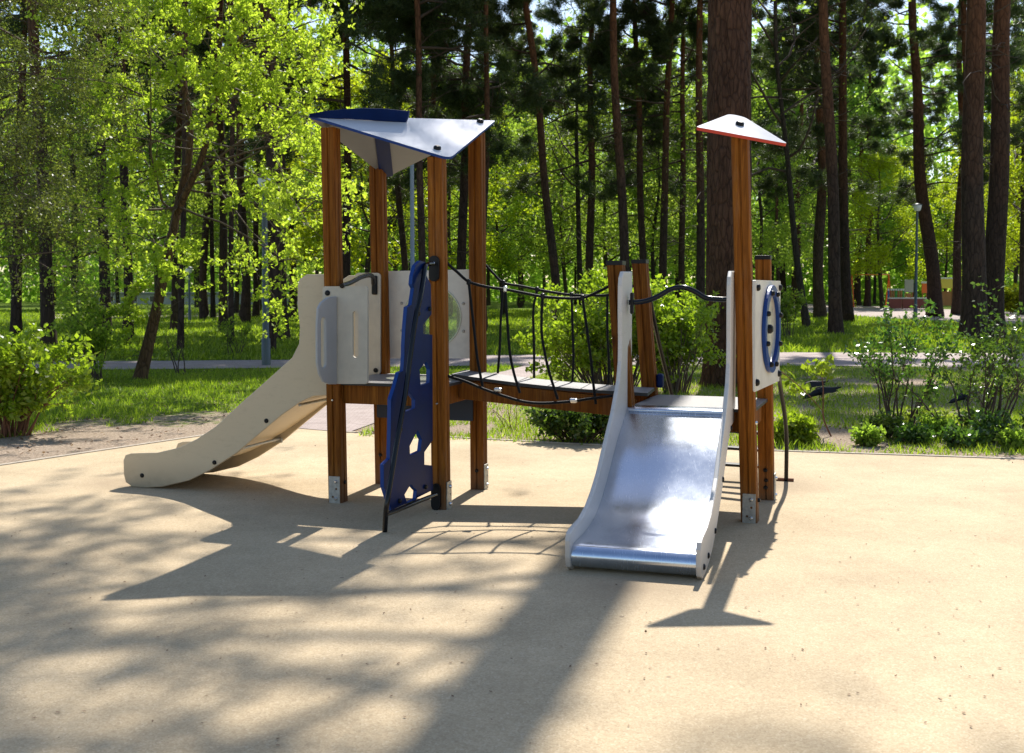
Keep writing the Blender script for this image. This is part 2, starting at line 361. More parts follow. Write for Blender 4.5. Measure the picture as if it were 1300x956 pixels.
def post(foot, top, U, V, cap=False, s=.10, bracket=None):
    foot, top = Vector(foot), Vector(top); h = s / 2; g = .010; gw = .0075; c = .007
    q = []
    for k in range(4):
        seg = [(-h + c, -h), (-gw, -h), (-gw * .3, -h + g), (gw * .3, -h + g), (gw, -h), (h - c, -h)]
        ca, sa = math.cos(k * math.pi / 2), math.sin(k * math.pi / 2)
        q += [(x * ca - y * sa, x * sa + y * ca) for x, y in seg]
    bm = bmesh.new(); rings = []
    for i in range(5):
        b = foot.lerp(top, i / 4); rings.append([bm.verts.new(b + U * x + V * y) for x, y in q])
    for a, b in zip(rings, rings[1:]):
        for k in range(len(q)): bm.faces.new((a[k], a[(k + 1) % len(q)], b[(k + 1) % len(q)], b[k]))
    bm.faces.new(list(reversed(rings[0]))); bm.faces.new(rings[-1])
    o = link('post', bm_mesh(bm), M['wood'], play)
    if cap:
        bm = bmesh.new(); lp = round_poly([(-h - .004, -h - .004), (h + .004, -h - .004), (h + .004, h + .004), (-h - .004, h + .004)], .012)
        plate_bm(bm, lp, top + UP * -.004, U, V, UP, .028); bevel(link('post_cap', bm_mesh(bm), M['blackmat'], o), .004)
    if bracket:
        D = {'f': -V, 'r': U, 'l': -U, 'b': V}[bracket]; X = V if bracket in 'rl' else U
        lp = round_poly([(-.04, 0.004), (.04, 0.004), (.04, .185), (-.04, .185)], .004)
        hs = [[(cx + .008 * math.cos(a), cz + .008 * math.sin(a)) for a in [k * math.pi / 4 for k in range(8)]] for cx, cz in ((-.012, .045), (.014, .10))]
        # each bracket is a bent plate that wraps one corner
        br = plate('foot_bracket', lp, foot + D * (h + .0015), X, UP, D, .006, M['galv'], o, holes=hs, bev=.001)
        for z in (.035, .15): bolt(br, foot + D * (h + .008) + X * .012 + UP * z, D, .012, 'chrome')
        bolt(o, foot + X * (.0) + (V if bracket in 'rl' else U) * 0 + (-V if D != -V else U) * (h) + UP * .14, (-V if D != -V else U), .013)
    return o
F = {'P1': T1(-.375, -.375), 'P2': T1(-.375, .375), 'P3': T1(.375, -.375), 'P4': T1(.375, .375),
     'L1': T2(-.375, -.375), 'L2': T2(-.375, .375), 'R1': Vector((1.479, 6.79, 0)), 'R2': Vector((1.751, 7.52, 0))}
TOP = {'P1': at(419.5, 163, F['P1'].y), 'P2': at(479.5, 211, F['P2'].y), 'P3': at(554.5, 200, F['P3'].y), 'P4': at(605, 168, F['P4'].y),
       'L1': at(782, 336, F['L1'].y), 'L2': at(812.5, 334, F['L2'].y), 'R1': at(939.5, 174, F['R1'].y), 'R2': at(969, 329, F['R2'].y)}
BR = {'P1': 'f', 'P2': None, 'P3': 'r', 'P4': 'r', 'R1': 'f', 'R2': 'r', 'L1': 'f', 'L2': None}
POST = {}
for k in F:
    t2 = k[0] in 'LR'
    POST[k] = post(F[k], TOP[k], U2 if t2 else U1, V2 if t2 else V1, cap=k in ('L1', 'L2', 'R2'), bracket=BR[k])
def on_post(k, z): return F[k].lerp(TOP[k], z / TOP[k].z)

# small bolt heads on the deck beams
bolt(POST['P1'], on_post('P1', .70) - V1 * .05 + U1 * .0 , -V1, .009, 'chrome')
bolt(POST['P3'], on_post('P3', .70) - V1 * .05, -V1, .009, 'chrome')
bolt(POST['R1'], on_post('R1', .62) + U2 * .05, U2, .012, 'chrome')
bolt(POST['P2'], on_post('P2', .22) - V1 * .05, -V1, .013)
for z in (.16,.04): bolt(POST['R2'], on_post('R2', z+.05) - V2 * .05, -V2, .014)

# decks: laminate top with black edge on wooden beams
def deck(T, U, V, z, name='deck', hw=.375):
    bm = bmesh.new(); lp = round_poly([(-hw, -hw), (hw, -hw), (hw, hw), (-hw, hw)], .004, 2)
    plate_bm(bm, lp, T(0, 0, z - .02), U, V, UP, .02, (), 0, 1)
    o = link(name, bm_mesh(bm), [M['deck'], M['deck_edge']], play); bevel(o, .002)
    for s in (-1, 1):
        box('deck_beam', T(0, s * (hw - .055), z - .085), U, V, UP, (.66, .04, .125), M['wood'], o)
        box('deck_beam', T(s * (hw - .055), 0, z - .085), V, U, UP, (.61, .04, .125), M['wood'], o)
    return o
d1 = deck(T1, U1, V1, DZ1, hw=.40); d2 = deck(T2, U2, V2, DZ2, hw=.385)

# navy skirt board under the back of the tall tower's deck
plate('under_deck_panel', round_poly([(-.40, .50), (.35, .50), (.35, .675), (-.40, .675)], .01), T1(0, .31, 0), U1, UP, V1, .018, M['navy'], play)

# ---- roofs
def on_pl(px, py, pts):
    O = Vector(pts[0]); n = (Vector(pts[1]) - O).cross(Vector(pts[2]) - O).normalized(); return on_plane(px, py, O, n)
ra = at(391, 146, 7.33); rc = at(629, 153, 7.97); rb = at(571, 201, 7.09); rd = at(490, 223, 8.24)
def roof_panel(name, corner, mats, flip):
    X = (rc - ra).normalized(); n = X.cross(corner - ra).normalized(); n = n if n.z > 0 else -n
    Y = n.cross(X); k = (corner - ra); p = (k.dot(X), k.dot(Y)); ln = (rc - ra).length
    pts = [(0, 0), p, (ln, 0)]
    lp = round_poly(pts, [.012, .07, .02], 6)
    return plate(name, lp, ra - n * .018, X, Y, n, .018, mats, play, edge=True, bev=.003), X, Y, n
rf, X, Y, nrm = roof_panel('roof_panel', rb, [M['roof_white'], M['blue_edge']], 1)
for px, py in ((555, 189), (609.5, 155)):
    q = on_pl(px, py, (ra, rb, rc)); bolt(rf, q, nrm, .025, h=.022)
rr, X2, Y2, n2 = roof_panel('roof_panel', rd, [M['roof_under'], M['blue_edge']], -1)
# flat blue strip under the rear panel, from the ridge to the rear post
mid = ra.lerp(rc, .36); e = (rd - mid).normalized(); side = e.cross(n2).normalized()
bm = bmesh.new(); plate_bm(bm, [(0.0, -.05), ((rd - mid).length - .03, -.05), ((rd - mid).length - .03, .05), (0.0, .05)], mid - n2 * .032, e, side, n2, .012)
bevel(link('blue_strip', bm_mesh(bm), M['blue'], rr), .002)
# curved blue fin standing on the ridge
p0 = on_pl(392, 149, (ra, rb, rc)); p1 = on_pl(515, 155.5, (ra, rb, rc)); 
bm = bmesh.new(); top = [(392, 144.5), (415, 141.6), (440, 139.4), (465, 138.3), (490, 138.8), (519, 141.3)]
n = len(top); cols = []
for i, (tx, ty) in enumerate(top):
    t = i / (n - 1); base = p0.lerp(p1, t); tp = at(tx, ty, base.y - .02 - .05 * t); bow = -V1 * (.035 * math.sin(t * math.pi))
    mid_ = base.lerp(tp, .5) + V1 * .012
    rowf = [bm.verts.new(v) for v in (base + bow * .4, mid_ + bow, tp + bow)]; rowb = [bm.verts.new(v + V1 * .018 + UP * .004) for v in (base + bow * .4, mid_ + bow, tp + bow)]
    cols.append((rowf, rowb))
for (f0, b0), (f1, b1) in zip(cols, cols[1:]):
    for j in range(2):
        bm.faces.new((f0[j], f1[j], f1[j + 1], f0[j + 1])).smooth = True; bm.faces.new((b0[j + 1], b1[j + 1], b1[j], b0[j])).smooth = True
    bm.faces.new((f0[2], f1[2], b1[2], b0[2])); bm.faces.new((b0[0], b1[0], f1[0], f0[0]))
for f, b in (cols[0], cols[-1]):
    for j in range(2): bm.faces.new((f[j], f[j + 1], b[j + 1], b[j]))
bmesh.ops.recalc_face_normals(bm, faces=bm.faces[:])
link('roof_fin', bm_mesh(bm), M['blue'], rf)
# small roof plate on the other tower
q = [at(883.5, 161, 6.72), at(1000.5, 182.5, 6.66), at(945, 146, 7.08), at(926, 144.5, 7.10)]
X = (q[1] - q[0]).normalized(); n_ = X.cross(q[3] - q[0]).normalized(); n_ = n_ if n_.z > 0 else -n_; Y = n_.cross(X)
lp = round_poly([((p - q[0]).dot(X), (p - q[0]).dot(Y)) for p in q], [.02, .03, .05, .05], 6)
r2 = plate('roof_plate', lp, q[0] - n_ * .02, X, Y, n_, .02, [M['roof_white'], M['red']], play, edge=True)
bolt(r2, on_plane(939, 158.5, q[0], n_), n_, .027, h=.022)

# ---- slides
WB = [(389.4, 348.5), (381, 354), (378.4, 362), (378, 387), (381, 415), (380, 436), (371, 454), (341, 481), (307, 511), (274, 542.6), (250.5, 559), (227, 571), (200, 577.5),
      (166.8, 578.5), (159.5, 581), (157, 588), (157.5, 606), (160, 617), (168.5, 623), (186, 624.5), (207, 623), (240.4, 614.6), (267, 601), (300.7, 578), (327.5, 554), (357.6, 527.6), (381, 511), (397.8, 503), (423, 501.5), (423, 347.8)]
O1 = T1(-.42, -.32, 0)                                  # near side board of the white slide
prof = []
for px, py in WB:
    w = on_plane(px, py, O1 - V1 * .011, V1); prof.append(((w - O1).dot(-U1), w.z))
zlo = min(p[1] for p in prof); prof = [(a, z - (zlo - .003) * max(0, 1 - z / .6)) for a, z in prof]
def slide(name, O, D, S, prof, ztop, half, chute, mats, boltpos, back):
    """D = downhill direction, S = sideways. side boards follow prof"""
    bm = bmesh.new(); nC = len(chute)
    vs = [[bm.verts.new(O + D * a + UP * z + S * s) for s in (-half + .0, half - .0)] for a, z in chute]
    vb = []
    for i, (a, z) in enumerate(chute):
        j0, j1 = max(0, i - 1), min(nC - 1, i + 1); tx, tz = chute[j1][0] - chute[j0][0], chute[j1][1] - chute[j0][1]; l = math.hypot(tx, tz)
        vb.append([bm.verts.new(O + D * (a + tz / l * .012) + UP * (z - tx / l * .012) + S * s) for s in (-half, half)])
    for i in range(nC - 1):
        bm.faces.new((vs[i][0], vs[i][1], vs[i + 1][1], vs[i + 1][0])).smooth = True
        bm.faces.new((vb[i][1], vb[i][0], vb[i + 1][0], vb[i + 1][1])).smooth = True
        for s in (0, 1): bm.faces.new((vs[i][s], vs[i + 1][s], vb[i + 1][s], vb[i][s]))
    for k in (0, -1): bm.faces.new((vs[k][0], vs[k][1], vb[k][1], vb[k][0]))
    bmesh.ops.recalc_face_normals(bm, faces=bm.faces[:])
    o = link(name, bm_mesh(bm), mats[0], play)
    for s in (-1, 1):
        sp = plate('side_board', prof, O + S * (s * half + (0.0005 if s > 0 else -.0005)), D, UP, S * s, .026, mats[1], o, bev=.006)
        for a, z in boltpos: bolt(sp, O + D * a + UP * z + S * s * (half + .0245), S * s, .016)
    return o
def spl(pts, n=8): return [(p.x, p.y) for p in smooth_path([(a, z, 0) for a, z in pts], n)]
# white slide (runs away from the tall tower)
L1_ = max(p[0] for p in prof)
ch = spl([(-.02, DZ1 + .004), (.10, DZ1 - .02), (.28, DZ1 - .13), (.62, .46), (.90, .285), (1.13, .185), (1.35, .155), (L1_ - .1, .150), (L1_ - .045, .13), (L1_ - .03, .09), (L1_ - .05, .04)])
bp = []
for px, py in ((337, 534.5), (271, 587.5), (179, 604)):
    w = on_plane(px, py, O1 - V1 * .03, V1); bp.append(((w - O1).dot(-U1), w.z))
Oc = T1(-.42, 0, 0)
s1 = slide('plastic_slide', Oc, -U1, V1, prof, DZ1, .31, ch, [M['slide_white'], M['slide_white']], bp, None)
for a in (.28, .78):
    z = np.interp(a, [c[0] for c in ch], [c[1] for c in ch]) - .045
    bm = bmesh.new(); tube_bm(bm, [Oc - U1 * a + V1 * -.305 + UP * z, Oc - U1 * a + V1 * .305 + UP * z], .011, 10); link('cross_rod', bm_mesh(bm), M['galv'], s1)
    box('rod_bracket', Oc - U1 * (a + .03) + V1 * .295 + UP * (z - .012), U1, V1, UP, (.11, .02, .035), M['galv'], s1)
# steel slide (comes towards the viewer)
O2 = T2(-.085, -.385, 0); D2 = (Vector((.603, 5.47, 0)) - O2).normalized(); S2 = Vector((-D2.y, D2.x, 0)); S2 = S2 if S2.x > 0 else -S2
RUN = 1.56
kz = DZ2 / DZ1
def warp(a, z):
    a2 = a * RUN / L1_; return (a2, z * kz if z < DZ1 else DZ2 + (z - DZ1) * 1.18)
prof2 = [warp(a, z) for a, z in prof]; am = min(p[0] for p in prof2); prof2 = [(a - (.10 if a < am + .02 else 0), z) for a, z in prof2]
ch2 = spl([(-.03, DZ2 + .002), (.055, DZ2 - .004), (.10, DZ2 - .035), (.40, .505), (.68, .32), (.88, .215), (1.06, .165), (1.25, .145), (RUN - .10, .140), (RUN - .04, .12), (RUN - .022, .075), (RUN - .05, .03), (RUN - .09, .015)])
s2 = slide('steel_slide', O2, D2, S2, prof2, DZ2, .318, ch2, [M['steel'], M['pale_side']], [(.18, .60), (.62, .36), (.98, .14), (1.28, .075), (1.46, .06)], None)
# steel lip at the top
bm = bmesh.new(); tube_bm(bm, [O2 + D2 * .085 + S2 * -.303 + UP * (DZ2 - .018), O2 + D2 * .085 + S2 * .303 + UP * (DZ2 - .018)], .012, 12); link('top_lip', bm_mesh(bm), M['steel'], s2)
# bar over the steel slide
lz = 1.40
pts = [at(798, 384, 6.98), at(815, 383, 6.97), at(832, 378, 6.95), at(852, 367, 6.92), at(868, 365, 6.89), at(882, 370, 6.87), at(896, 378, 6.85), at(915, 380, 6.82), at(923, 380, 6.81)]
hb = tube('grab_bar', pts, .0165, M['black'], play, 14, 5)
bx = box('bar_mount', at(802.5, 385, 6.96), S2, D2, UP, (.02, .05, .135), M['blackmat'], hb, .008)

# ---- entrance boards on the tall tower (slotted)
Of = T1(-.375, -.375) - V1 * .053
def lp_from(pxs, O, X, Nn):
    return [((lambda w: ((w - O).dot(X), w.z))(on_plane(px, py, O, Nn))) for px, py in pxs]
def slot(cx, z0, z1, r):
    out = [(cx + r * math.cos(a), z1 - r + r * math.sin(a)) for a in [math.pi * k / 8 for k in range(9)]]
    return out + [(cx + r * math.cos(a), z0 + r + r * math.sin(a)) for a in [math.pi + math.pi * k / 8 for k in range(9)]]
fb = lp_from([(409.5, 363.5), (466.5, 363.5), (466.5, 487.5), (409.5, 487.5)], Of - V1 * .02, U1, V1)
w = on_plane(452.7, 396, Of, V1); sx = (w - Of).dot(U1)
fp = plate('entrance_board', round_poly(fb, .02, 5), Of, U1, UP, -V1, .02, M['entrance'], play, holes=[slot(sx, .99, 1.30, .021)], bev=.004)
w = on_plane(416, 372, Of - V1 * .02, V1); bolt(fp, w, -V1, .018)
# wing standing out towards the viewer
wx = on_plane(429.5, 430, Of - V1 * .021, V1); Ow = Vector((wx.x, wx.y, 0))
DW = (-V1 - U1 * .28).normalized(); NW = Vector((-DW.y, DW.x, 0))
wl = lp_from([(428, 376), (417, 377.5), (408.5, 383.5), (404, 392), (402.8, 415), (403, 461), (406, 475), (411, 485), (419, 488), (428, 488)], Ow, DW, NW)
wl = [(max(0.0, a), z) for a, z in wl]
mxa = max(a for a, z in wl)
ws = on_plane(411, 430, Ow, NW); wa = (ws - Ow).dot(DW)
plate('slotted_wing', wl, Ow, DW, UP, NW if NW.x < 0 else -NW, .02, M['grey_board'], fp, holes=[slot(wa, .93, 1.26, .022)], bev=.006)
# rear board of the slide entrance with bracket and grab bar
# far slide side board joins a plain board beside the rear post
Or = T1(-.375, .375) - V1 * .055
rb_ = lp_from([(452, 346.5), (484, 346.5), (484, 475.5), (452, 475.5)], Or, U1, V1)
rp = plate('entrance_board', round_poly(rb_, .03, 5), Or, U1, UP, -V1, .018, M['entrance'], play, bev=.004)
bolt(rp, on_plane(477, 470, Or - V1 * .02, V1), -V1, .017)
rb2 = tube('grab_bar', [at(434, 363, 7.32), at(447, 358, 7.5), at(458, 352, 7.68), at(468, 349.5, 7.84), at(473, 351.5, 7.93), at(474, 360, 8.0)], .0165, M['black'], play, 12, 5)
mt = box('bar_mount', on_plane(475.5, 362, Or - V1 * .022, V1), U1, V1, UP, (.045, .022, .14), M['blackmat'], rb2, .01)

# ---- bubble window panel at the back of the tall tower
Ob = T1(0, .375) + V1 * .052
pb = lp_from([(480, 344.5), (599, 342), (599, 455), (480, 455)], Ob, U1, V1)
cw = on_plane(549, 402.5, Ob, V1); ca_, cz_ = (cw - Ob).dot(U1), cw.z; RB = .222
hole = [(ca_ + RB * math.cos(a), cz_ + RB * math.sin(a)) for a in [2 * math.pi * k / 48 for k in range(48)]]
bp_ = plate('window_board', round_poly(pb, .012), Ob, U1, UP, V1, .018, M['white'], play, holes=[hole], bev=.003)
bm = bmesh.new(); rings = []
for i in range(9):
    a = i / 8 * math.pi * .42; rad = RB * 1.04 * math.sin(a) / math.sin(math.pi * .42); dep = .13 * (math.cos(a) - math.cos(math.pi * .42))
    if i == 0: rings.append([bm.verts.new(Ob + U1 * ca_ + UP * cz_ + V1 * (.02 + .13 * (1 - math.cos(math.pi * .42))))]); continue
    rings.append([bm.verts.new(Ob + U1 * (ca_ + rad * math.cos(t)) + UP * (cz_ + rad * math.sin(t)) + V1 * (.02 + dep)) for t in [2 * math.pi * k / 48 for k in range(48)]])
for k in range(48): bm.faces.new((rings[0][0], rings[1][k], rings[1][(k + 1) % 48])).smooth = True
for a, b in zip(rings[1:], rings[2:]):
    for k in range(48): bm.faces.new((a[k], b[k], b[(k + 1) % 48], a[(k + 1) % 48])).smooth = True
dome = link('bubble_window', bm_mesh(bm), M['clear'], bp_)
so = dome.modifiers.new('thick', 'SOLIDIFY'); so.thickness = .004
bm = bmesh.new(); tube_bm(bm, [Ob - V1 * .002 + U1 * (ca_ + (RB + .001) * math.cos(t)) + UP * (cz_ + (RB + .001) * math.sin(t)) for t in [2 * math.pi * k / 48 for k in range(49)]], .006, 8, False)
link('window_rim', bm_mesh(bm), simple('clear_rim', (.55, .58, .45), .2), bp_)
for k in range(8):
    t = math.pi / 8 + k * math.pi / 4 + math.pi / 8 * .0
    p = Ob + U1 * (ca_ + .262 * math.cos(t)) + UP * (cz_ + .262 * math.sin(t))
    if abs((p - Ob).dot(U1)) < .345: bolt(bp_, p, -V1, .011, 'galv')

# ---- wheel panel on the right side of the short tower
e0 = on_post('R1', 1.15) + U2 * .05; e1 = on_post('R2', 1.15) + U2 * .05
w0 = at(954.5, 427, e0.y - .04); w1 = at(986.5, 418, e1.y + .05)
XW = (w1 - w0); XW.z = 0; lw = XW.length; XW.normalize(); NWp = Vector((XW.y, -XW.x, 0)); NWp = NWp if NWp.x > 0 else -NWp
OW = Vector((w0.x, w0.y, 0)); cwx, cwz, RR = lw * .55, 1.185, .275
ring_h = [(cwx + .235 * math.cos(a), cwz + .235 * math.sin(a)) for a in [2 * math.pi * k / 40 for k in range(40)]]
wp = plate('wheel_board', round_poly([(0, .815), (lw, .815), (lw, 1.50), (0, 1.50)], .012), OW, XW, UP, NWp, .02, M['white'], play, holes=[ring_h], bev=.003)
def annulus(name, O, X, Nn, cx, cz, r0, r1, th, mat, parent):
    lp = [(cx + r1 * math.cos(a), cz + r1 * math.sin(a)) for a in [2 * math.pi * k / 48 for k in range(48)]]
    hl = [(cx + r0 * math.cos(a), cz + r0 * math.sin(a)) for a in [2 * math.pi * k / 48 for k in range(48)]]
    return plate(name, lp, O, X, UP, Nn, th, mat, parent, holes=[hl], bev=.006)
annulus('blue_ring', OW + NWp * .022, XW, NWp, cwx, cwz, .222, .285, .024, M['blue_edge'], wp)
disc = plate('play_disc', [(cwx + .2 * math.cos(a), cwz + .2 * math.sin(a)) for a in [2 * math.pi * k / 40 for k in range(40)]], OW + NWp * .004, XW, UP, NWp, .008, simple('tinted_disc', (.55, .52, .38), .35, nscale=9, namt=.4), wp, bev=.001)
bolt(disc, OW + NWp * .012 + XW * cwx + UP * cwz, NWp, .03, h=.03)
for k in range(8):
    t = k * math.pi / 4 + .35; bolt(wp, OW + NWp * .047 + XW * (cwx + .248 * math.cos(t)) + UP * (cwz + .248 * math.sin(t)), NWp, .017, h=.02)
for a, z in ((.05, .87), (.05, 1.455), (lw - .05, .87), (lw - .05, 1.455)): bolt(wp, OW + NWp * .02 + XW * a + UP * z, NWp, .022, h=.02)

# ---- rope bridge
bl0, bl1 = T1(.36, .0) , T2(-.36, .06)
nA, fA = Vector((-.415, 7.52, 0)), Vector((-.335, 7.93, 0)); nB, fB = Vector((.90, 7.30, 0)), Vector((1.00, 7.70, 0)); zA, zB = .865, .755
nseg = 6; prev = None
bm = bmesh.new(); vr = []
for i in range(nseg + 1):
    t = i / nseg; sag = -.018 * math.sin(math.pi * t); z = zA + (zB - zA) * t + sag
    vr.append([bm.verts.new(p) for p in (nA.lerp(nB, t) + UP * z, fA.lerp(fB, t) + UP * z, fA.lerp(fB, t) + UP * (z - .022), nA.lerp(nB, t) + UP * (z - .022))])
for a, b in zip(vr, vr[1:]):
    for k, mi in ((0, 0), (1, 1), (2, 1), (3, 1)):
        f = bm.faces.new((a[k], a[(k + 1) % 4], b[(k + 1) % 4], b[k])); f.material_index = mi
for v in (vr[0], vr[-1]): bm.faces.new(v).material_index = 1
bmesh.ops.recalc_face_normals(bm, faces=bm.faces[:])
bd = link('bridge_deck', bm_mesh(bm), [M['deck'], M['deck_edge']], play)
for A_, B_, s in ((nA, nB, .028), (fA, fB, -.028)):
    w = (fA - nA).normalized(); dirr = (B_ - A_).normalized()
    for g0, g1 in ((0, 1),):
        P0 = A_ + w * s + dirr * .06 + UP * (zA - .10); P1 = B_ + w * s - dirr * .08 + UP * (zB - .10)
        mid = (P0 + P1) / 2; X = (P1 - P0).normalized(); Y = w; Z = X.cross(Y).normalized(); Z = Z if Z.z > 0 else -Z
        box('bridge_beam', mid - UP * .008, X, Y, Z, ((P1 - P0).length, .045, .125), M['wood'], bd)
for i in range(1, nseg):   # gaps between planks: thin dark battens
    t = i / nseg; sag = -.018 * math.sin(math.pi * t); z = zA + (zB - zA) * t + sag
    bm = bmesh.new(); tube_bm(bm, [nA.lerp(nB, t) + UP * (z + .0005) + (fA - nA) * .01, fA.lerp(fB, t) + UP * (z + .0005) - (fA - nA) * .01], .003, 5); link('plank_gap', bm_mesh(bm), M['deck_edge'], bd)
# hand ropes, net ropes and lower ropes
def rope_pts(pxs, xa, da, xb, db):
    return [at(px, py, da + (db - da) * (px - xa) / (xb - xa)) for px, py in pxs]
def net(top, low, vert, da, db, xa, xb, clamps, lowclamps):
    T_ = tube('hand_rope', rope_pts(top, xa, da, xb, db), .0095, M['rope'], play, 8, 6)
    if low:
        lo = tube('lower_rope', rope_pts(low, xa, da - .03, xb, db - .03), .0095, M['rope'], play, 8, 6)
        for (px, py) in lowclamps:
            c = rope_pts([(px, py)], xa, da - .03, xb, db - .03)[0]; box('rope_clamp', c, U2, V2, UP, (.055, .028, .03), M['chrome'], lo, .01)
    for v in vert:
        r = tube('net_rope', rope_pts(v, xa, da, xb, db), .009, M['rope'], T_, 8, 5)
    for (px, py), mt in clamps:
        c = rope_pts([(px, py)], xa, da, xb, db)[0]; box('rope_clamp', c, U2, V2, UP, (.026, .03, .04), M[mt], T_, .008)
net([(566, 333), (580, 345), (595, 357.5), (617, 364), (641.6, 367.5), (665, 372), (689, 376.5), (715, 378.5), (739.5, 378), (756, 372), (776, 362)],
    [(567, 477), (590, 484), (613, 493.5), (640, 503), (665, 510), (690, 512), (726, 509.5), (750, 506), (778, 502.5)],
    [[(595, 358), (598, 385), (602, 420), (606, 455), (612.7, 491)], [(641.6, 367), (643.5, 400), (647, 445), (652, 472), (660, 499)],
     [(689, 376), (687.5, 405), (688.5, 430), (696, 468), (708, 507)], [(739.5, 378), (744, 410), (750, 455), (753, 485), (756.5, 513)]],
    7.24, 7.12, 566, 780, [((595, 358), 'blackmat'), ((641.6, 367), 'chrome'), ((689, 376), 'blackmat'), ((739.5, 378), 'blackmat')], [(632, 495), (728, 508.5)])
net([(616, 336), (627, 348), (639, 359), (660, 363), (682, 367.5), (704, 371.5), (725.7, 374.5), (750, 375), (776, 374), (806, 362)], None,
    [[(639, 359), (636, 400), (634.5, 440), (632, 474)], [(682, 368), (677, 395), (678, 440), (678, 480)], [(725.7, 375), (727, 420), (728, 455), (726.5, 487)], [(771, 375), (771, 420), (773, 460), (772, 492)]],
    7.95, 7.75, 616, 812, [((639, 359), 'blackmat'), ((682, 367.5), 'blackmat'), ((725.7, 374.5), 'blackmat')], [])

# ---- blue climbing board and its black tube frame at the front of the tall tower
foot = gr(488.5, 676); dirc = (foot - F['P3']); dirc.z = 0; dirc.normalize(); NC = Vector((dirc.y, -dirc.x, 0)); NC = NC if NC.x < 0 else -NC
OC = F['P3'] + dirc * .05
dd = lambda px, py, off=0: on_plane(px, py, OC + NC * off, NC)
NV = -NC
CB = [(534, 331), (541, 333), (541.5, 350), (547, 361), (548, 399), (537, 413), (538, 424), (549, 425), (549.5, 559), (539, 574), (539, 590), (549, 591), (550, 622), (530, 632), (514, 640), (497, 648),
      (494, 638), (487.5, 618), (487, 590), (495, 582), (496, 545), (496.5, 507), (502, 490), (506.5, 473), (512, 471), (513.5, 450), (513.5, 439), (515, 412), (517, 390), (522.5, 387), (525.5, 366), (523, 361), (524, 350), (527.5, 337)]
HL = [[(534, 470), (541, 461), (545, 470), (544.5, 484), (535, 487)], [(516, 512), (519.5, 499.5), (526, 508), (526, 517), (516, 521)], [(521.5, 566), (530, 549), (534.5, 559), (533, 571), (522, 576)], [(515, 628), (521.5, 617), (528, 624), (527, 634), (518, 638)]]
def cl(pxs): return [((lambda w: ((w - OC).dot(dirc), w.z))(dd(px, py))) for px, py in pxs]
cb = plate('climbing_board', cl(CB), OC, dirc, UP, NC, .026, [M['blue'], M['blue_edge']], play, holes=[cl([(sum(p[0] for p in h) / len(h) * -.18 + p[0] * 1.18, sum(p[1] for p in h) / len(h) * -.18 + p[1] * 1.18) for p in h]) for h in HL], edge=True, bev=.002)
off = .045
tpts = [dd(549, 335, .0), dd(543, 335.5, -.0), dd(539.5, 341, -.02), dd(535, 370, -off), dd(528, 402, -off), dd(521, 450, -off), dd(514.5, 500, -off), dd(505, 555, -off), dd(496, 610, -off), dd(490.5, 645, -off), Vector((foot.x, foot.y, .0))]
tf = tube('climbing_frame_tube', tpts, .0155, M['black'], play, 12, 4)
tube('lower_tube', [dd(553, 628, -off * .6), dd(530, 637, -off), dd(503, 648.5, -off), dd(490, 653, -off)], .014, M['black'], tf, 12)
for px, py in ((538, 346), (531, 398), (545, 392), (507, 636), (540, 618), (508, 545)): bolt(cb, dd(px, py, -.001), -NC, .015, h=.014)
lp = [(.022 * math.cos(a), (.03 if math.sin(a) >= 0 else -.03) + .022 * math.sin(a)) for a in [2 * math.pi * k / 20 for k in range(20)]]
pp = on_post('P3', 1.62) - V1 * .052
for P_, sc_ in ((on_plane(552, 341, pp, V1), 1.6),):
    bk = plate('tube_bracket', [(x * sc_, z * sc_) for x, z in lp], P_, U1, UP, -V1, .02, M['blackmat'], tf, bev=.006); bolt(bk, P_ - V1 * .02 + UP * .035, -V1, .012, 'chrome')
P_ = F['P3'] - V1 * .056 - U1 * .012 + UP * .09
plate('tube_bracket', [(x * 1.5, z * 1.7) for x, z in lp], P_ , U1, UP, -V1, .02, M['blackmat'], tf, bev=.006)

# ---- ladder at the back of the short tower
rf_ = gr(998, 611.5); lf_ = rf_ - U2 * .70
rt = on_post('R2', .90) + V2 * .07 + U2 * .09; ltp = on_post('L2', 1.30) + V2 * .06 + U2 * .04
lad = tube('ladder_rail', [at(988, 470, rt.y), at(990.5, 490, 7.75), at(996, 525, 7.95), at(998.5, 560, 8.12), Vector((rf_.x, rf_.y, .0))], .0155, M['black'], play, 12, 4)
lad2 = tube('ladder_rail', [at(824, 338 + 30, 7.80), at(829, 400, 7.85), at(845, 470, 8.1), Vector((lf_.x, lf_.y, .0))], .0155, M['black'], play, 12, 4)
tube('foot_bar', [rf_ - U2 * .10 + UP * .014, rf_ + U2 * .055 + UP * .014], .014, M['twig_red'], lad, 10)
rr_ = []
for z in (.12, .26, .40, .54):
    t = z / .9
    a = Vector((rf_.x, rf_.y, 0)).lerp(at(988, 470, rt.y), t); b = Vector((lf_.x, lf_.y, 0)).lerp(at(845, 470, 8.1), t); a.z = z; b.z = z
    a = a - U2 * .17; o = box('ladder_rung', (a + b) / 2, (a - b).normalized(), V2, UP, ((a - b).length, .075, .022), M['deck_edge'], lad, .006)
box('blue_clamp', on_post('L2', .80) + U2 * .075 + V2 * .02, U2, V2, UP, (.05, .06, .10), M['blue'], POST['L2'], .015)
# ------------------------------------------------------------------ ground
def sheet(name, pts, z, mat, kind='structure', th=0):
    bm = bmesh.new(); f = bm.faces.new([bm.verts.new((x, y, z)) for x, y in pts])
    if f.normal.z < 0: f.normal_flip()
    bm.normal_update(); bmesh.ops.triangulate(bm, faces=bm.faces[:])
    for f in bm.faces:
        if f.normal.z < 0: f.normal_flip()
    o = link(name, bm_mesh(bm), mat); tag(o, kind=kind); return o
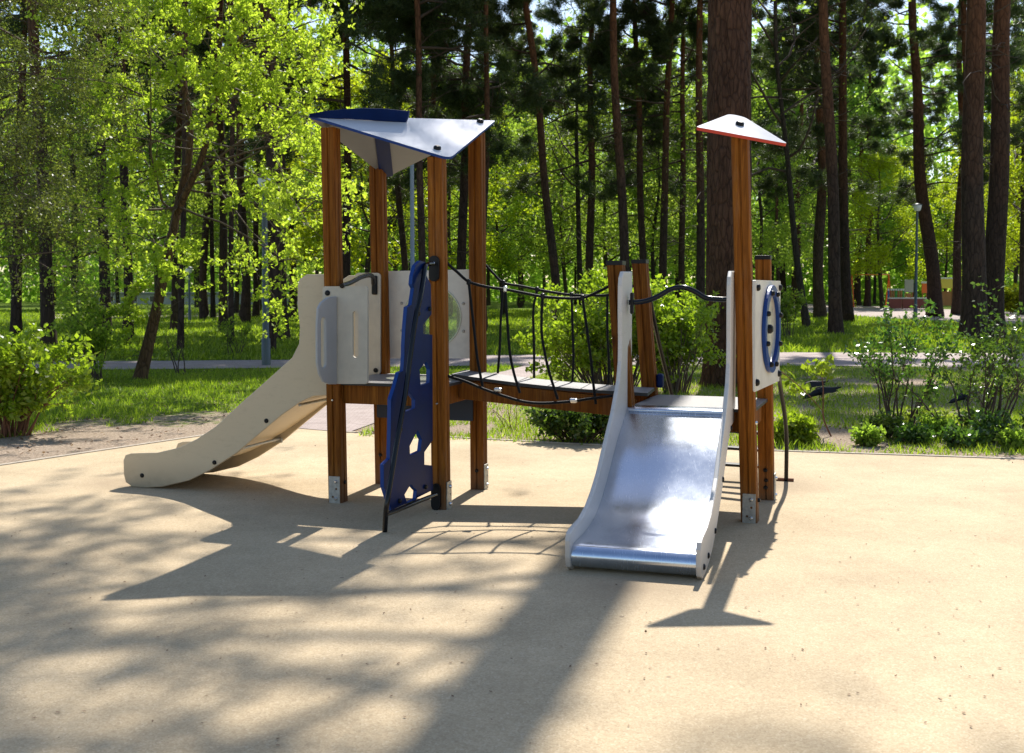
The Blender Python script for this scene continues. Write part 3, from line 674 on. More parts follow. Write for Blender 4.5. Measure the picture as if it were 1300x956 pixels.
# pad outline
PA = gr(0, 592); PB = gr(352, 540); PC = gr(440, 549.5); PD = gr(760, 566); PE = gr(1300, 584)
dl = (PB - PA).normalized(); dr = (PE - PD).normalized()
PA0 = PA - dl * 9; PE0 = PE + dr * 9
n_left = Vector((-dl.y, dl.x, 0)); n_left = n_left if n_left.x < 0 else -n_left
n_far = Vector((-dr.y, dr.x, 0)); n_far = n_far if n_far.y > 0 else -n_far

def ground_mat():
    m, nt, out = new_mat('park_ground')
    p = N(nt, 'ShaderNodeBsdfPrincipled'); L(nt, p.outputs[0], out.inputs[0]); p.inputs['Roughness'].default_value = .95; p.inputs['Specular IOR Level'].default_value = .1
    co = N(nt, 'ShaderNodeNewGeometry').outputs['Position']
    n1 = noise(nt, co, .35, 5, .6); n2 = noise(nt, co, 3.2, 6, .7); n3 = noise(nt, co, 38, 4, .75); n4 = noise(nt, co, 9, 5, .7)
    green = ramp(nt, n2.outputs[0], [(.3, (.07, .11, .012)), (.55, (.12, .18, .018)), (.75, (.19, .24, .03))])
    soil = ramp(nt, n3.outputs[0], [(.3, (.17, .12, .085)), (.5, (.38, .29, .21)), (.68, (.58, .48, .37))])
    def dist(P, n):
        s = N(nt, 'ShaderNodeVectorMath', operation='SUBTRACT'); L(nt, co, s.inputs[0]); s.inputs[1].default_value = P
        d = N(nt, 'ShaderNodeVectorMath', operation='DOT_PRODUCT'); L(nt, s.outputs[0], d.inputs[0]); d.inputs[1].default_value = n; return d.outputs['Value']
    dL = dist(PA, n_left)
    # bare strip beside the left edge of the rubber, fading into grass
    near = N(nt, 'ShaderNodeMapRange'); L(nt, dL, near.inputs[0]); near.inputs[1].default_value = .1; near.inputs[2].default_value = 3.6; near.inputs[3].default_value = .86; near.inputs[4].default_value = .22
    k = math_n(nt, 'ADD', near.outputs[0], math_n(nt, 'MULTIPLY', math_n(nt, 'SUBTRACT', n1.outputs[0], .5), 1.5))
    k = math_n(nt, 'ADD', k, math_n(nt, 'MULTIPLY', math_n(nt, 'SUBTRACT', n4.outputs[0], .5), 1.1))
    sep = N(nt, 'ShaderNodeSeparateXYZ'); L(nt, co, sep.inputs[0])
    far = N(nt, 'ShaderNodeMapRange'); L(nt, sep.outputs[1], far.inputs[0]); far.inputs[1].default_value = 14; far.inputs[2].default_value = 22; far.inputs[3].default_value = 0; far.inputs[4].default_value = .45
    k = math_n(nt, 'SUBTRACT', k, far.outputs[0])
    BP = gr(1064, 556); s_ = N(nt, 'ShaderNodeVectorMath', operation='SUBTRACT'); L(nt, co, s_.inputs[0]); s_.inputs[1].default_value = BP
    m_ = N(nt, 'ShaderNodeVectorMath', operation='MULTIPLY'); L(nt, s_.outputs[0], m_.inputs[0]); m_.inputs[1].default_value = (1, .45, 1)
    l_ = N(nt, 'ShaderNodeVectorMath', operation='LENGTH'); L(nt, m_.outputs[0], l_.inputs[0]); q_ = N(nt, 'ShaderNodeMapRange'); L(nt, l_.outputs['Value'], q_.inputs[0]); q_.inputs[1].default_value = .6; q_.inputs[2].default_value = .2; q_.inputs[3].default_value = 0; q_.inputs[4].default_value = .7
    k = math_n(nt, 'ADD', k, q_.outputs[0])
    f = ramp(nt, k, [(.42, (0, 0, 0)), (.62, (1, 1, 1))])
    c = mixc(nt, f.outputs[0], green.outputs[0], soil.outputs[0]); L(nt, c, p.inputs['Base Color'])
    b = bump(nt, n3.outputs[0], .9, .03); L(nt, b.outputs[0], p.inputs['Normal'])
    return m
sheet('ground', [(-260, -60), (260, -60), (260, 420), (-260, 420)], 0, ground_mat())

def rubber_mat():
    m, nt, out = new_mat('rubber_granule_surface')
    p = N(nt, 'ShaderNodeBsdfPrincipled'); L(nt, p.outputs[0], out.inputs[0]); p.inputs['Roughness'].default_value = .85; p.inputs['Specular IOR Level'].default_value = .25
    co = N(nt, 'ShaderNodeNewGeometry').outputs['Position']
    v = N(nt, 'ShaderNodeTexVoronoi'); L(nt, co, v.inputs['Vector']); v.inputs['Scale'].default_value = 150
    g = ramp(nt, v.outputs['Color'], [(0, (.445, .335, .205)), (.45, (.51, .395, .25)), (.75, (.55, .435, .28)), (1, (.615, .505, .35))])
    n1 = noise(nt, co, .9, 5, .6); n2 = noise(nt, co, 6, 6, .7); n3 = noise(nt, co, 45, 4, .8)
    c = mixc(nt, .8, g.outputs[0], ramp(nt, n1.outputs[0], [(.3, (.76, .75, .73)), (.65, (1.08, 1.08, 1.08))]).outputs[0], 'MULTIPLY')
    c = mixc(nt, .7, c, ramp(nt, n2.outputs[0], [(.3, (.88, .88, .88)), (.7, (1.07, 1.07, 1.06))]).outputs[0], 'MULTIPLY')
    c = mixc(nt, .8, c, ramp(nt, n3.outputs[0], [(.28, (.78, .76, .74)), (.5, (1.0, 1.0, 1.0))]).outputs[0], 'MULTIPLY')
    # pale scuffs and dark specks of litter
    st = noise(nt, mapping(nt, co, (1.2, 5, 1)).outputs[0], 1.4, 6, .75); sr = ramp(nt, st.outputs[0], [(.70, (0, 0, 0)), (.76, (1, 1, 1))])
    c = mixc(nt, math_n(nt, 'MULTIPLY', sr.outputs[0], .4), c, (.62, .55, .45))
    vs = N(nt, 'ShaderNodeTexVoronoi'); L(nt, co, vs.inputs['Vector']); vs.inputs['Scale'].default_value = 2.3
    sp = ramp(nt, vs.outputs['Distance'], [(.02, (1, 1, 1)), (.03, (0, 0, 0))]); c = mixc(nt, math_n(nt, 'MULTIPLY', sp.outputs[0], .6), c, (.12, .08, .05))
    # brown scuffed hollow at the foot of each slide
    for (x_, y_, r_) in ((.62, 5.30, .50), (-2.95, 8.15, .42), (1.9, 8.1, .5)):
        s_ = N(nt, 'ShaderNodeVectorMath', operation='DISTANCE'); L(nt, co, s_.inputs[0]); s_.inputs[1].default_value = (x_, y_, 0)
        q_ = N(nt, 'ShaderNodeMapRange'); L(nt, s_.outputs['Value'], q_.inputs[0]); q_.inputs[1].default_value = r_; q_.inputs[2].default_value = r_ * .2; q_.inputs[3].default_value = 0; q_.inputs[4].default_value = 1
        c = mixc(nt, math_n(nt, 'MULTIPLY', math_n(nt, 'MULTIPLY', q_.outputs[0], n2.outputs[0]), 1.1, clamp=True), c, (.26, .19, .12))
    L(nt, c, p.inputs['Base Color'])
    b = bump(nt, v.outputs['Distance'], .4, .003); b2 = bump(nt, n2.outputs[0], .25, .02); L(nt, b2.outputs[0], b.inputs['Normal']); L(nt, b.outputs[0], p.inputs['Normal'])
    return m
pad_pts = [(p.x, p.y) for p in (PA0, PA, PB)] + [(PC.x, PC.y), (PD.x, PD.y), (PE.x, PE.y), (PE0.x, PE0.y)] + [(12, -6), (-10, -6)]
sheet('playground_surface', pad_pts, .004, rubber_mat())
def strip(name, pts, w, z, h, mat):
    bm = bmesh.new(); P = [Vector((x, y, 0)) for x, y in pts]; rows = []
    for i, p in enumerate(P):
        t = (P[min(i + 1, len(P) - 1)] - P[max(i - 1, 0)]).normalized(); s = Vector((-t.y, t.x, 0)) * w / 2
        rows.append([bm.verts.new(q) for q in (p - s + UP * -.02, p - s + UP * (z + h), p + s + UP * (z + h), p + s + UP * -.02)])
    for a, b in zip(rows, rows[1:]):
        for k in range(3): bm.faces.new((a[k], b[k], b[k + 1], a[k + 1]))
    bm.faces.new(rows[0]); bm.faces.new(rows[-1]); bmesh.ops.recalc_face_normals(bm, faces=bm.faces[:])
    o = link(name, bm_mesh(bm), mat); tag(o, kind='structure'); return o
conc = simple('concrete_kerb', (.42, .36, .28), .9, nscale=20, namt=.25, bscale=90, bamt=.5)
off = lambda p, n, k: (p.x + n.x * k, p.y + n.y * k)
strip('kerb', [off(PA0, n_left, .02), off(PA, n_left, .02), off(PB, n_left, .02)], .045, .0, .012, conc)
strip('kerb', [off(PC, n_far, .02), off(PD, n_far, .02), off(PE, n_far, .02), off(PE0, n_far, .02)], .045, .0, .012, conc)

def path_mat():
    m, nt, out = new_mat('pinkish_paving')
    p = N(nt, 'ShaderNodeBsdfPrincipled'); L(nt, p.outputs[0], out.inputs[0]); p.inputs['Roughness'].default_value = .85
    co = N(nt, 'ShaderNodeNewGeometry').outputs['Position']
    br = N(nt, 'ShaderNodeTexBrick'); L(nt, co, br.inputs['Vector']); br.inputs['Scale'].default_value = 5; br.inputs['Mortar Size'].default_value = .012
    br.inputs['Color1'].default_value = (.34, .265, .24, 1); br.inputs['Color2'].default_value = (.42, .34, .31, 1); br.inputs['Mortar'].default_value = (.2, .16, .14, 1)
    n = noise(nt, co, 2.5, 6, .7); c = mixc(nt, .8, br.outputs[0], ramp(nt, n.outputs[0], [(.3, (.75, .73, .72)), (.7, (1.1, 1.1, 1.1))]).outputs[0], 'MULTIPLY')
    L(nt, c, p.inputs['Base Color']); L(nt, bump(nt, n.outputs[0], .2, .01).outputs[0], p.inputs['Normal']); return m
PM = path_mat()
def pxs(l, ): return [(gr(x, y).x, gr(x, y).y) for x, y in l]
nearp = pxs([(-120, 472), (0, 471), (240, 469), (420, 467), (600, 465), (860, 464.5), (1000, 465), (1300, 467), (1500, 470)])
farp = pxs([(-120, 461), (0, 460), (240, 458.5), (420, 457), (600, 452), (860, 449), (1000, 448), (1300, 449), (1500, 452)])
def band(name, a, b, z, mat):
    bm = bmesh.new(); A = [bm.verts.new((x, y, z)) for x, y in a]; B = [bm.verts.new((x, y, z)) for x, y in b]
    for i in range(len(a) - 1): bm.faces.new((A[i], A[i + 1], B[i + 1], B[i]))
    for f in bm.faces:
        f.normal_update()
        if f.normal.z < 0: f.normal_flip()
    o = link(name, bm_mesh(bm), mat); tag(o, kind='structure'); return o
band('path', nearp, farp, .012, PM)
# short link path from the pad to the long path
cl_l = [(PB.x - .05, PB.y - .1)] + pxs([(380, 522), (470, 497), (560, 484), (640, 472), (672, 463)])
cl_r = [(PC.x + .02, PC.y - .02)] + pxs([(475, 538), (560, 512), (640, 490), (700, 472), (712, 463)])
band('path', cl_l, cl_r, .009, PM)
far_n = pxs([(960, 392), (1080, 401), (1180, 407.5), (1300, 412), (1420, 414)]); far_f = pxs([(960, 384), (1080, 387.5), (1180, 392), (1300, 397), (1420, 398)])
band('path', far_n, far_f, .012, PM)
band('path', pxs([(60, 404.5), (150, 405), (290, 402), (330, 400)]), pxs([(60, 399), (150, 399), (290, 397), (330, 396.5)]), .012, PM)

# ------------------------------------------------------------------ grass
rs = np.random.RandomState(3)
PAn, nL, PDn, nF = np.array(PA[:2]), np.array(n_left[:2]), np.array(PD[:2]), np.array(n_far[:2])
nearY = np.array(nearp); farY = np.array(farp); clL = np.array(cl_l); clR = np.array(cl_r)
def off_pad(x, y, m=.08):
    dl_ = (x - PAn[0]) * nL[0] + (y - PAn[1]) * nL[1]; df = (x - PDn[0]) * nF[0] + (y - PDn[1]) * nF[1]
    return (dl_ > m) | (df > m), dl_, df
def in_path(x, y):
    yn = np.interp(x, nearY[:, 0], nearY[:, 1]); yf = np.interp(x, farY[:, 0], farY[:, 1])
    a = (y > yn - .05) & (y < yf + .05)
    xl = np.interp(y, clL[:, 1], clL[:, 0]); xr = np.interp(y, clR[:, 1], clR[:, 0])
    b = (x > xl - .04) & (x < xr + .04) & (y < nearY[:, 1].max()) & (y > PC.y - .3)
    c = np.zeros_like(a)
    for q0, q1 in ((np.array(far_n), np.array(far_f)),):
        c |= (y > np.interp(x, q0[:, 0], q0[:, 1])) & (y < np.interp(x, q1[:, 0], q1[:, 1])) & (x > q0[0, 0])
    return a | b | c
def cheap_noise(x, y, s, seed):
    r = np.random.RandomState(seed); v = np.zeros_like(x)
    for k in range(7):
        a = r.uniform(0, 6.28); f = s * r.uniform(.5, 2); v += np.sin((x * math.cos(a) + y * math.sin(a)) * f + r.uniform(0, 6.28))
    return v / 7 * 1.6
def grass(name, n, y0, y1, h, w, seed, dens_pow=1.0):
    r = np.random.RandomState(seed)
    y = y0 + (y1 - y0) * r.uniform(0, 1, n) ** dens_pow; x = (r.uniform(-1, 1, n)) * (y * .5 + 1.5)
    o, dl_, df = off_pad(x, y, .045); nz = cheap_noise(x, y, 1.1, 5); nz2 = cheap_noise(x, y, 4.5, 6)
    bare = (dl_ < 4.5) & (x < -1.5) & (nz * .6 + nz2 * .6 + (dl_ - 1.2) * .45 < 0)
    bare |= (nz + nz2 * .6 < -.7)
    BP = gr(1064, 556); bare |= np.hypot(x - BP.x, (y - BP.y) * .45) < .34 + .1 * nz2
    k = o & ~bare & ~in_path(x, y); x, y = x[k], y[k]; n = len(x)
    hh = h * r.uniform(.35, 1.2, n) * (1 + .5 * np.clip(cheap_noise(x, y, 3, 9), -1, 1)); a = r.uniform(0, 6.28, n)
    ww = w * r.uniform(.6, 1.3, n); lean = r.normal(size=(n, 2)) * hh[:, None] * .45
    b = np.stack([x, y, np.zeros(n)], 1); s = np.stack([np.cos(a), np.sin(a), np.zeros(n)], 1) * ww[:, None] / 2
    t = b + np.concatenate([lean, hh[:, None]], 1)
    v = np.stack([b - s, b + s, t], 1).reshape(-1, 3)
    o = link(name, np_mesh(name, v, n, 3), M['grass']); tag(o, kind='stuff')
grass('grass', 150000, 9.5, 21, .075, .011, 11)
grass('grass', 150000, 21, 75, .13, .045, 12, 1.5)
# dry leaves and litter lying in the bare strip and grass
n = 6000; y = rs.uniform(8.8, 20, n); x = rs.uniform(-1, 1, n) * (y * .5 + 1)
o, a_, b_ = off_pad(x, y, .12); k = o & ~in_path(x, y); x, y = x[k], y[k]; n = len(x)
c = np.stack([x, y, np.full(n, .022)], 1); d = rs.normal(size=(n, 3)); d[:, 2] *= .25; d = unit(d); s = unit(np.cross(d, np.array([[0, 0, 1.]]) + rs.normal(size=(n, 3)) * .3))
ln = rs.uniform(.02, .05, (n, 1)); v = np.stack([c - d * ln / 2, c + s * ln * .35, c + d * ln / 2, c - s * ln * .35], 1).reshape(-1, 3); v[:, 2] = np.maximum(v[:, 2], .006)
tag(link('fallen_leaves', np_mesh('litter', v, n, 4), leaf_mat('dry_leaf', (.10, .06, .035), (.2, .13, .075), (.38, .29, .19), .15, .8, (1, .9, .7), .1)), kind='stuff')
n = 900; y = rs.uniform(3.4, 10.9, n); x = rs.uniform(-1, 1, n) * (y * .5 + .5); o, a_, b_ = off_pad(x, y, -.1); k = ~o; x, y = x[k], y[k]; n = len(x)
c = np.stack([x, y, np.full(n, .009)], 1); d = unit(rs.normal(size=(n, 3)) * [1, 1, .15]); s = unit(np.cross(d, np.array([[0, 0, 1.]])))
ln = rs.uniform(.006, .02, (n, 1)); v = np.stack([c - d * ln / 2, c + s * ln * .3, c + d * ln / 2, c - s * ln * .3], 1).reshape(-1, 3); v[:, 2] = np.maximum(v[:, 2], .0065)
tag(link('fallen_leaves', np_mesh('litter', v, n, 4), bpy.data.materials['dry_leaf']), kind='stuff')

# ------------------------------------------------------------------ trees
def grow(bm, r, p, d, ln, rad, depth, tips, wander=.25, grav=0., kids=(3, 5), shrink=.62, kang=(35, 70), sides=5, tipkeep=.55, steps=5):
    pts = [p]; rads = [rad]; q = Vector(p); dd = Vector(d).normalized(); marks = []
    for i in range(steps):
        dd = (dd + Vector((r.gauss(0, 1), r.gauss(0, 1), r.gauss(0, 1))) * wander * .35 + UP * grav).normalized()
        q = q + dd * (ln / steps); pts.append(q.copy()); rads.append(rad * (1 - .75 * (i + 1) / steps)); marks.append((q.copy(), dd.copy(), (i + 1) / steps))
    tube_bm(bm, pts, rads, sides if depth > 0 else 3, cap=False)
    if depth == 0:
        for (a, b_, t) in marks:
            if t >= 1 - tipkeep: tips.append(a)
        return
    for k in range(r.randint(*kids)):
        a, b_, t = marks[min(len(marks) - 1, int(r.uniform(.25, 1.0) * len(marks)))]
        ang = R(r.uniform(*kang)); ax = b_.orthogonal().normalized(); ax = Matrix.Rotation(r.uniform(0, 6.28), 3, b_) @ ax
        nd = Matrix.Rotation(ang, 3, ax) @ b_
        grow(bm, r, a, nd, ln * shrink * r.uniform(.7, 1.15), rad * .5 * (1 - .5 * t), depth - 1, tips, wander, grav, kids, shrink, kang, sides, tipkeep, steps)
    tips.append(pts[-1])

def trunk_mesh(path, radii, sides=14, flare=True):
    bm = bmesh.new(); tube_bm(bm, path, radii, sides); return bm_mesh(bm)
# -- pine prototypes: trunk of unit radius, branches and needles
def pine_proto(seed, H, zlo, rmax, dens, twigs=26, asym=None):
    r = random.Random(seed); path = []; rad = []
    a1, a2, ph = r.uniform(.4, .8), r.uniform(.2, .4), r.uniform(0, 6)
    for i in range(36):
        t = i / 35; z = H * t
        path.append(Vector((a1 * math.sin(ph + t * 7) + a2 * math.sin(t * 17 + ph * 2) - a1 * math.sin(ph) - a2 * math.sin(ph * 2), a1 * .6 * math.sin(ph * 2 + t * 6) - a1 * .6 * math.sin(ph * 2), z if i else -.1)))
        rad.append(1.0 * (1 - .72 * t) + .35 * math.exp(-z / .45))
    trunk = trunk_mesh(path, rad, 14)
    bm = bmesh.new(); tuft = []; tdir = []
    nb = int(dens * 30)
    for i in range(nb):
        t = i / nb; z = zlo + (H - zlo) * t ** .95; ang = r.uniform(0, 6.28) if asym is None else r.gauss(asym, .9)
        ln = rmax * (1 - .65 * t) * r.uniform(.55, 1.1) * (.6 + .4 * min(1, t * 5 + .3))
        d = Vector((math.cos(ang), math.sin(ang), r.uniform(-.15, .35)))
        tips = []; grow(bm, r, Vector((0, 0, z)), d, ln, .045 * (1 - .5 * t) + .012, 2, tips, .5, -.01, (3, 5), .45, (30, 65), 4, .8, 5)
        for q in tips:
            if (q - Vector((0, 0, z))).length > ln * .25:
                for k in range(2):
                    tuft.append(q + Vector((r.gauss(0, .1), r.gauss(0, .1), r.gauss(.03, .06)))); tdir.append((d.x * .6, d.y * .6, .7))
    for i in range(twigs):     # bare dead side branches below the crown
        z = r.uniform(2.5, zlo + 2); ang = r.uniform(0, 6.28); grow(bm, r, Vector((0, 0, z)), Vector((math.cos(ang), math.sin(ang), r.uniform(-.1, .6))), r.uniform(.5, 2.4), .018, 1, [], .9, -.02, (1, 3), .5, (30, 80), 4)
    br = bm_mesh(bm); rsx = np.random.RandomState(seed)
    nd = needles_mesh('needles', np.array([tuple(v) for v in tuft]), np.array(tdir), rsx, 15, .24, .022)
    return dict(H=H, trunk=trunk, branches=br, foliage=nd, leafmat=M['needle'], bark=M['pine_bark'], br_mat=M['twig'])
def leafy_proto(seed, H, zlo, rmax, leafmat, bark, per, ln, nmain=22, spread=.16, depth=2, thin=1.0):
    r = random.Random(seed); path = []; rad = []; ph = r.uniform(0, 6)
    for i in range(26):
        t = i / 25; path.append(Vector((.9 * math.sin(ph + t * 6) - .9 * math.sin(ph) + 1.2 * t * math.sin(t * 14), .9 * math.sin(ph * 3 + t * 5) - .9 * math.sin(ph * 3), H * t if i else -.1))); rad.append(1 - .85 * t + .3 * math.exp(-H * t / .4))
    trunk = trunk_mesh(path, rad, 10); bm = bmesh.new(); tips = []
    for i in range(nmain):
        t = (i + .5) / nmain; z = zlo + (H - zlo) * t ** 1.05; ang = i * 2.4 + r.uniform(-.5, .5)
        ln_ = rmax * (math.sin(math.pi * (.25 + .7 * t)) * .9 + .15) * r.uniform(.7, 1.15)
        d = Vector((math.cos(ang), math.sin(ang), r.uniform(.1, .7))); grow(bm, r, Vector((0, 0, z)), d, ln_, .05 * (1 - .6 * t) + .012, depth, tips, .5, .01, (3, 5), .55, (25, 65), 4, .7, 5)
    tips = [t for t in tips if r.random() < thin]; rsx = np.random.RandomState(seed + 1)
    lv = leaves_mesh('leaves', np.array([tuple(v) for v in tips]), rsx, per, spread, ln, ln * .72)
    return dict(H=H, trunk=trunk, branches=bm_mesh(bm), foliage=lv, leafmat=leafmat, bark=bark, br_mat=M['twig'])
PROTO = {'pine_low': pine_proto(1, 21, 6.0, 3.0, 1.3), 'pine_mid': pine_proto(2, 22, 8.5, 3.0, 1.2), 'pine_high': pine_proto(3, 23, 12.5, 2.8, 1.0, 22), 'pine_bare': pine_proto(4, 24, 16, 2.6, .8, 30),
         'leafy_a': leafy_proto(11, 14, 2.6, 3.6, M['wood_leaf'], M['grey_bark'], 9, .16, 26, .22), 'leafy_b': leafy_proto(12, 11, 1.8, 3.0, M['wood_leaf'], M['grey_bark'], 9, .14, 24, .2),
         'leafy_c': leafy_proto(13, 16, 3.5, 4.0, M['far_leaf'], M['grey_bark'], 8, .24, 26, .3), 'lime': leafy_proto(14, 11, 2.2, 3.2, M['lime_leaf'], M['grey_bark'], 8, .15, 24, .2),
         'broad_bare': leafy_proto(15, 17, 5.5, 4.2, M['wood_leaf'], M['grey_bark'], 2, .12, 20, .2, 2, .5)}
for k, v in PROTO.items():
    for part, mt in (('trunk', v['bark']), ('branches', v['br_mat']), ('foliage', v['leafmat'])): v[part].materials.append(mt)
def tree(kind, base, rad, name, label, group=None, lean=(0, 0), hs=1.0, rot=None, cs=1.0, bare=False):
    P = PROTO[kind]; e = bpy.data.objects.new(name, None); COL.objects.link(e); e.location = (base[0], base[1], 0)
    rz = rot if rot is not None else rng.uniform(0, 6.28)
    e.rotation_euler = (0, 0, 0)
    tag(e, label, 'tree', group); Rl = Matrix.Rotation(lean[0], 3, 'Y')
    for part in ('trunk', 'branches', 'foliage'):
        if bare and part != 'trunk' and part != 'branches': continue
        o = bpy.data.objects.new(part, P[part]); COL.objects.link(o); o.parent = e
        s = Vector((rad, rad, hs)) if part == 'trunk' else Vector((cs, cs, hs))
        Mx = Matrix.Rotation(lean[0], 4, 'Y') @ Matrix.Rotation(rz, 4, 'Z') @ Matrix.Diagonal((*s, 1)); o.matrix_local = Mx
    return e
def px_tree(kind, bx, by, w, tx, ty, name, label, group=None, **kw):
    """base at photo pixel bx,by; trunk w pixels wide; passes tx at height ty"""
    b = gr(bx, by); rad = w / FPX * b.y / 2; top = at(tx, ty, b.y); lean = math.atan2(top.x - b.x, top.z)
    return tree(kind, (b.x, b.y), rad, name, label, group, (lean, 0), **kw)
PT = 'pine_tree'; BT = 'broadleaf_tree'
rows = [
 # kind, base px, base y, width, top px, top y, name, label
 ('pine_high', 135, 441, 14, 128, 150, PT, 'dark pine behind the left shrub, nearest of the dark trunks between shrub and leaning maple'),
 ('pine_mid', 163, 437, 12, 158, 200, PT, 'dark straight pine just left of the leaning maple trunk'),
 ('pine_high', 222, 420, 10, 224, 150, PT, 'dark pine just right of the leaning maple, half behind a thin bent trunk'),
 ('pine_bare', 229, 444, 7.5, 236, 150, PT, 'thin bent pine in front of a thicker dark trunk, a short stub at its foot'),
 ('pine_mid', 259, 405, 10, 263, 200, PT, 'slim dark pine flaring at the foot beside the far left lamp post'),
 ('pine_bare', 270.5, 405, 6, 267, 150, PT, 'thinnest reddish pine between two dark trunks beyond the left lawn'),
 ('pine_high', 284, 421, 11, 283, 150, PT, 'dark pine overlapped by a thinner trunk in the middle of the left lawn'),
 ('pine_bare', 293, 437, 7, 294, 120, PT, 'thin upright pine standing nearest in the middle of the left lawn'),
 ('pine_mid', 311, 410, 12, 306, 200, PT, 'sturdy pine alone between the lawn middle pair and the big dark lamp post trunk'),
 ('pine_high', 325, 403, 8, 325, 200, PT, 'small far pine just left of the grey lamp post'),
 ('pine_high', 352, 431, 26, 352, 150, PT, 'thick dark pine right behind the grey lamp post'),
 ('pine_mid', 344, 448, 11, 343, 200, PT, 'slim dark trunk hidden between the lamp post and the thick pine'),
 ('pine_low', 371, 404, 10, 368, 200, PT, 'far pine between the thick dark trunk and the white slide'),
 ('pine_low', 20, 432, 13, 30, 100, PT, 'pine at the left edge behind the big leafy shrub'),
 ('pine_bare', 62, 440, 17, 50, 30, PT, 'leaning reddish pine rising above the olive tree at the left edge'),
 ('pine_low', 440, 424, 12, 438, 200, PT, 'dark branching pine seen between the first two posts of the tall tower'),
 ('pine_low', 517, 410, 9, 508, 230, PT, 'crooked dark pine seen left of the tall lamp pole between tower posts'),
 ('pine_mid', 534, 428, 10, 533, 200, PT, 'dark pine just right of the tall lamp pole behind the tower'),
 ('pine_low', 556, 415, 10, 553, 30, PT, 'reddish pine rising above the tall tower roof'),
 ('pine_mid', 588, 420, 13, 590, 100, PT, 'dark pine with a side limb seen between the right hand posts of the tall tower'),
 ('pine_low', 614, 424, 9, 615, 40, PT, 'dark pine just right of the tall tower'),
 ('pine_mid', 708, 415, 12, 674, 10, PT, 'red barked pine leaning left above the rope bridge'),
 ('pine_low', 751, 409, 11, 748, 50, PT, 'straight pine behind the bridge with a forked tree at its left'),
 ('broad_bare', 737, 404, 8, 738, 330, BT, 'thin forked dark tree close beside a straight pine behind the rope bridge'),
 ('pine_high', 796, 418, 13, 783, 20, PT, 'tall red barked pine rising directly behind the two short capped posts'),
 ('pine_mid', 818, 410, 10, 809, 60, PT, 'pine just right of the tall red pine behind the short posts'),
 ('pine_mid', 843, 411, 11, 845, 90, PT, 'straight dark pine above the curved grab bar of the steel slide'),
 ('pine_low', 867, 409, 9, 866, 100, PT, 'slim dark pine between the curved bar and the huge furrowed trunk'),
 ('pine_high', 889, 413, 12, 891, 150, PT, 'dark pine touching the left side of the huge furrowed trunk'),
 ('pine_high', 994, 385, 9, 990, 200, PT, 'far dark trunk just right of the wheel panel'),
 ('pine_high', 1005, 382, 7, 1003, 200, PT, 'second, thinner far trunk right of the wheel panel'),
 ('pine_mid', 1015, 394, 9, 1008, 80, PT, 'reddish pine behind the crooked pair right of the wheel panel'),
 ('broad_bare', 1024, 416, 9, 1008, 270, BT, 'crooked dark tree bending left, right of the short tower'),
 ('pine_low', 1041, 404, 14, 1037, 200, PT, 'dark pine with a swollen foot right of the crooked tree'),
 ('pine_high', 1061, 424, 16, 1054, 50, PT, 'dark front pine of the overlapping pair left of the far playground'),
 ('pine_mid', 1076, 409, 14, 1066, 50, PT, 'brown rear pine of the overlapping pair left of the far playground'),
 ('pine_high', 1088, 388, 9, 1090, 250, PT, 'far trunk right of the overlapping pair of pines'),
 ('pine_high', 1101, 389, 8, 1103, 250, PT, 'straight far trunk beside the pale path left of the far playground'),
 ('pine_high', 1143, 380, 6, 1143, 250, PT, 'small far trunk standing behind the grey board of the far playground'),
 ('pine_low', 1187, 402, 18, 1163, 20, PT, 'pine leaning left between the orange board and the yellow roofed playhouse'),
 ('pine_high', 1214, 400, 11, 1219, 60, PT, 'slim pine just right of the yellow roofed playhouse'),
 ('pine_high', 1236, 432, 30, 1235, 10, PT, 'massive dark pine, left one of the touching pair near the right edge'),
 ('pine_high', 1259, 429, 27, 1276, 10, PT, 'massive red barked pine, right one of the touching pair near the right edge'),
 ('broad_bare', 1299, 400, 9, 1296, 330, BT, 'thin broadleaf tree with forking limbs at the right edge'),
]
for r_ in rows:
    big = r_[1] in (1061, 1076, 1236, 1259, 1187, 1041)
    px_tree(*r_, hs=1.12 if big else 1.0, cs=1.3 if big else 1.1)

# leafy trees of the middle distance: each one a copy of one kind
LG = [('leafy_b', 95, 425), ('leafy_a', 200, 404), ('leafy_c', 330, 394), ('leafy_b', 300, 398), ('lime', 465, 405), ('leafy_a', 505, 397), ('lime', 570, 402), ('leafy_b', 640, 400), ('leafy_c', 690, 393),
      ('leafy_a', 770, 399), ('leafy_b', 830, 401), ('leafy_c', 900, 393), ('leafy_a', 960, 397), ('leafy_c', 1040, 389), ('leafy_c', 1110, 386), ('lime', 1120, 391), ('lime', 1200, 388), ('leafy_c', 1235, 385), ('lime', 1330, 400), ('leafy_a', 1300, 389), ('lime', 1290, 395), ('leafy_a', 20, 400), ('leafy_c', 150, 392), ('leafy_c', 250, 390), ('leafy_a', 400, 398), ('leafy_c', 560, 389), ('leafy_c', 620, 388), ('leafy_c', 800, 389), ('leafy_c', 480, 388), ('leafy_c', 740, 387.5), ('leafy_c', 980, 388), ('leafy_c', 60, 388),
      ('leafy_c', 520, 386), ('leafy_c', 660, 386.5), ('leafy_c', 860, 386), ('leafy_c', 700, 385), ('leafy_a', 720, 396), ('leafy_c', 1060, 385), ('leafy_c', 1160, 384.5), ('leafy_c', 390, 387), ('leafy_c', 820, 384.8), ('lime', 1250, 387), ('leafy_c', 930, 385)]
LT = {'leafy_a': 'mid green broadleaf tree in fresh leaf standing among the far pines', 'leafy_b': 'small green broadleaf tree in the understorey beyond the long path',
      'leafy_c': 'pale green tree in new leaf far behind the pine trunks', 'lime': 'yellow green sunlit young tree between the pines'}
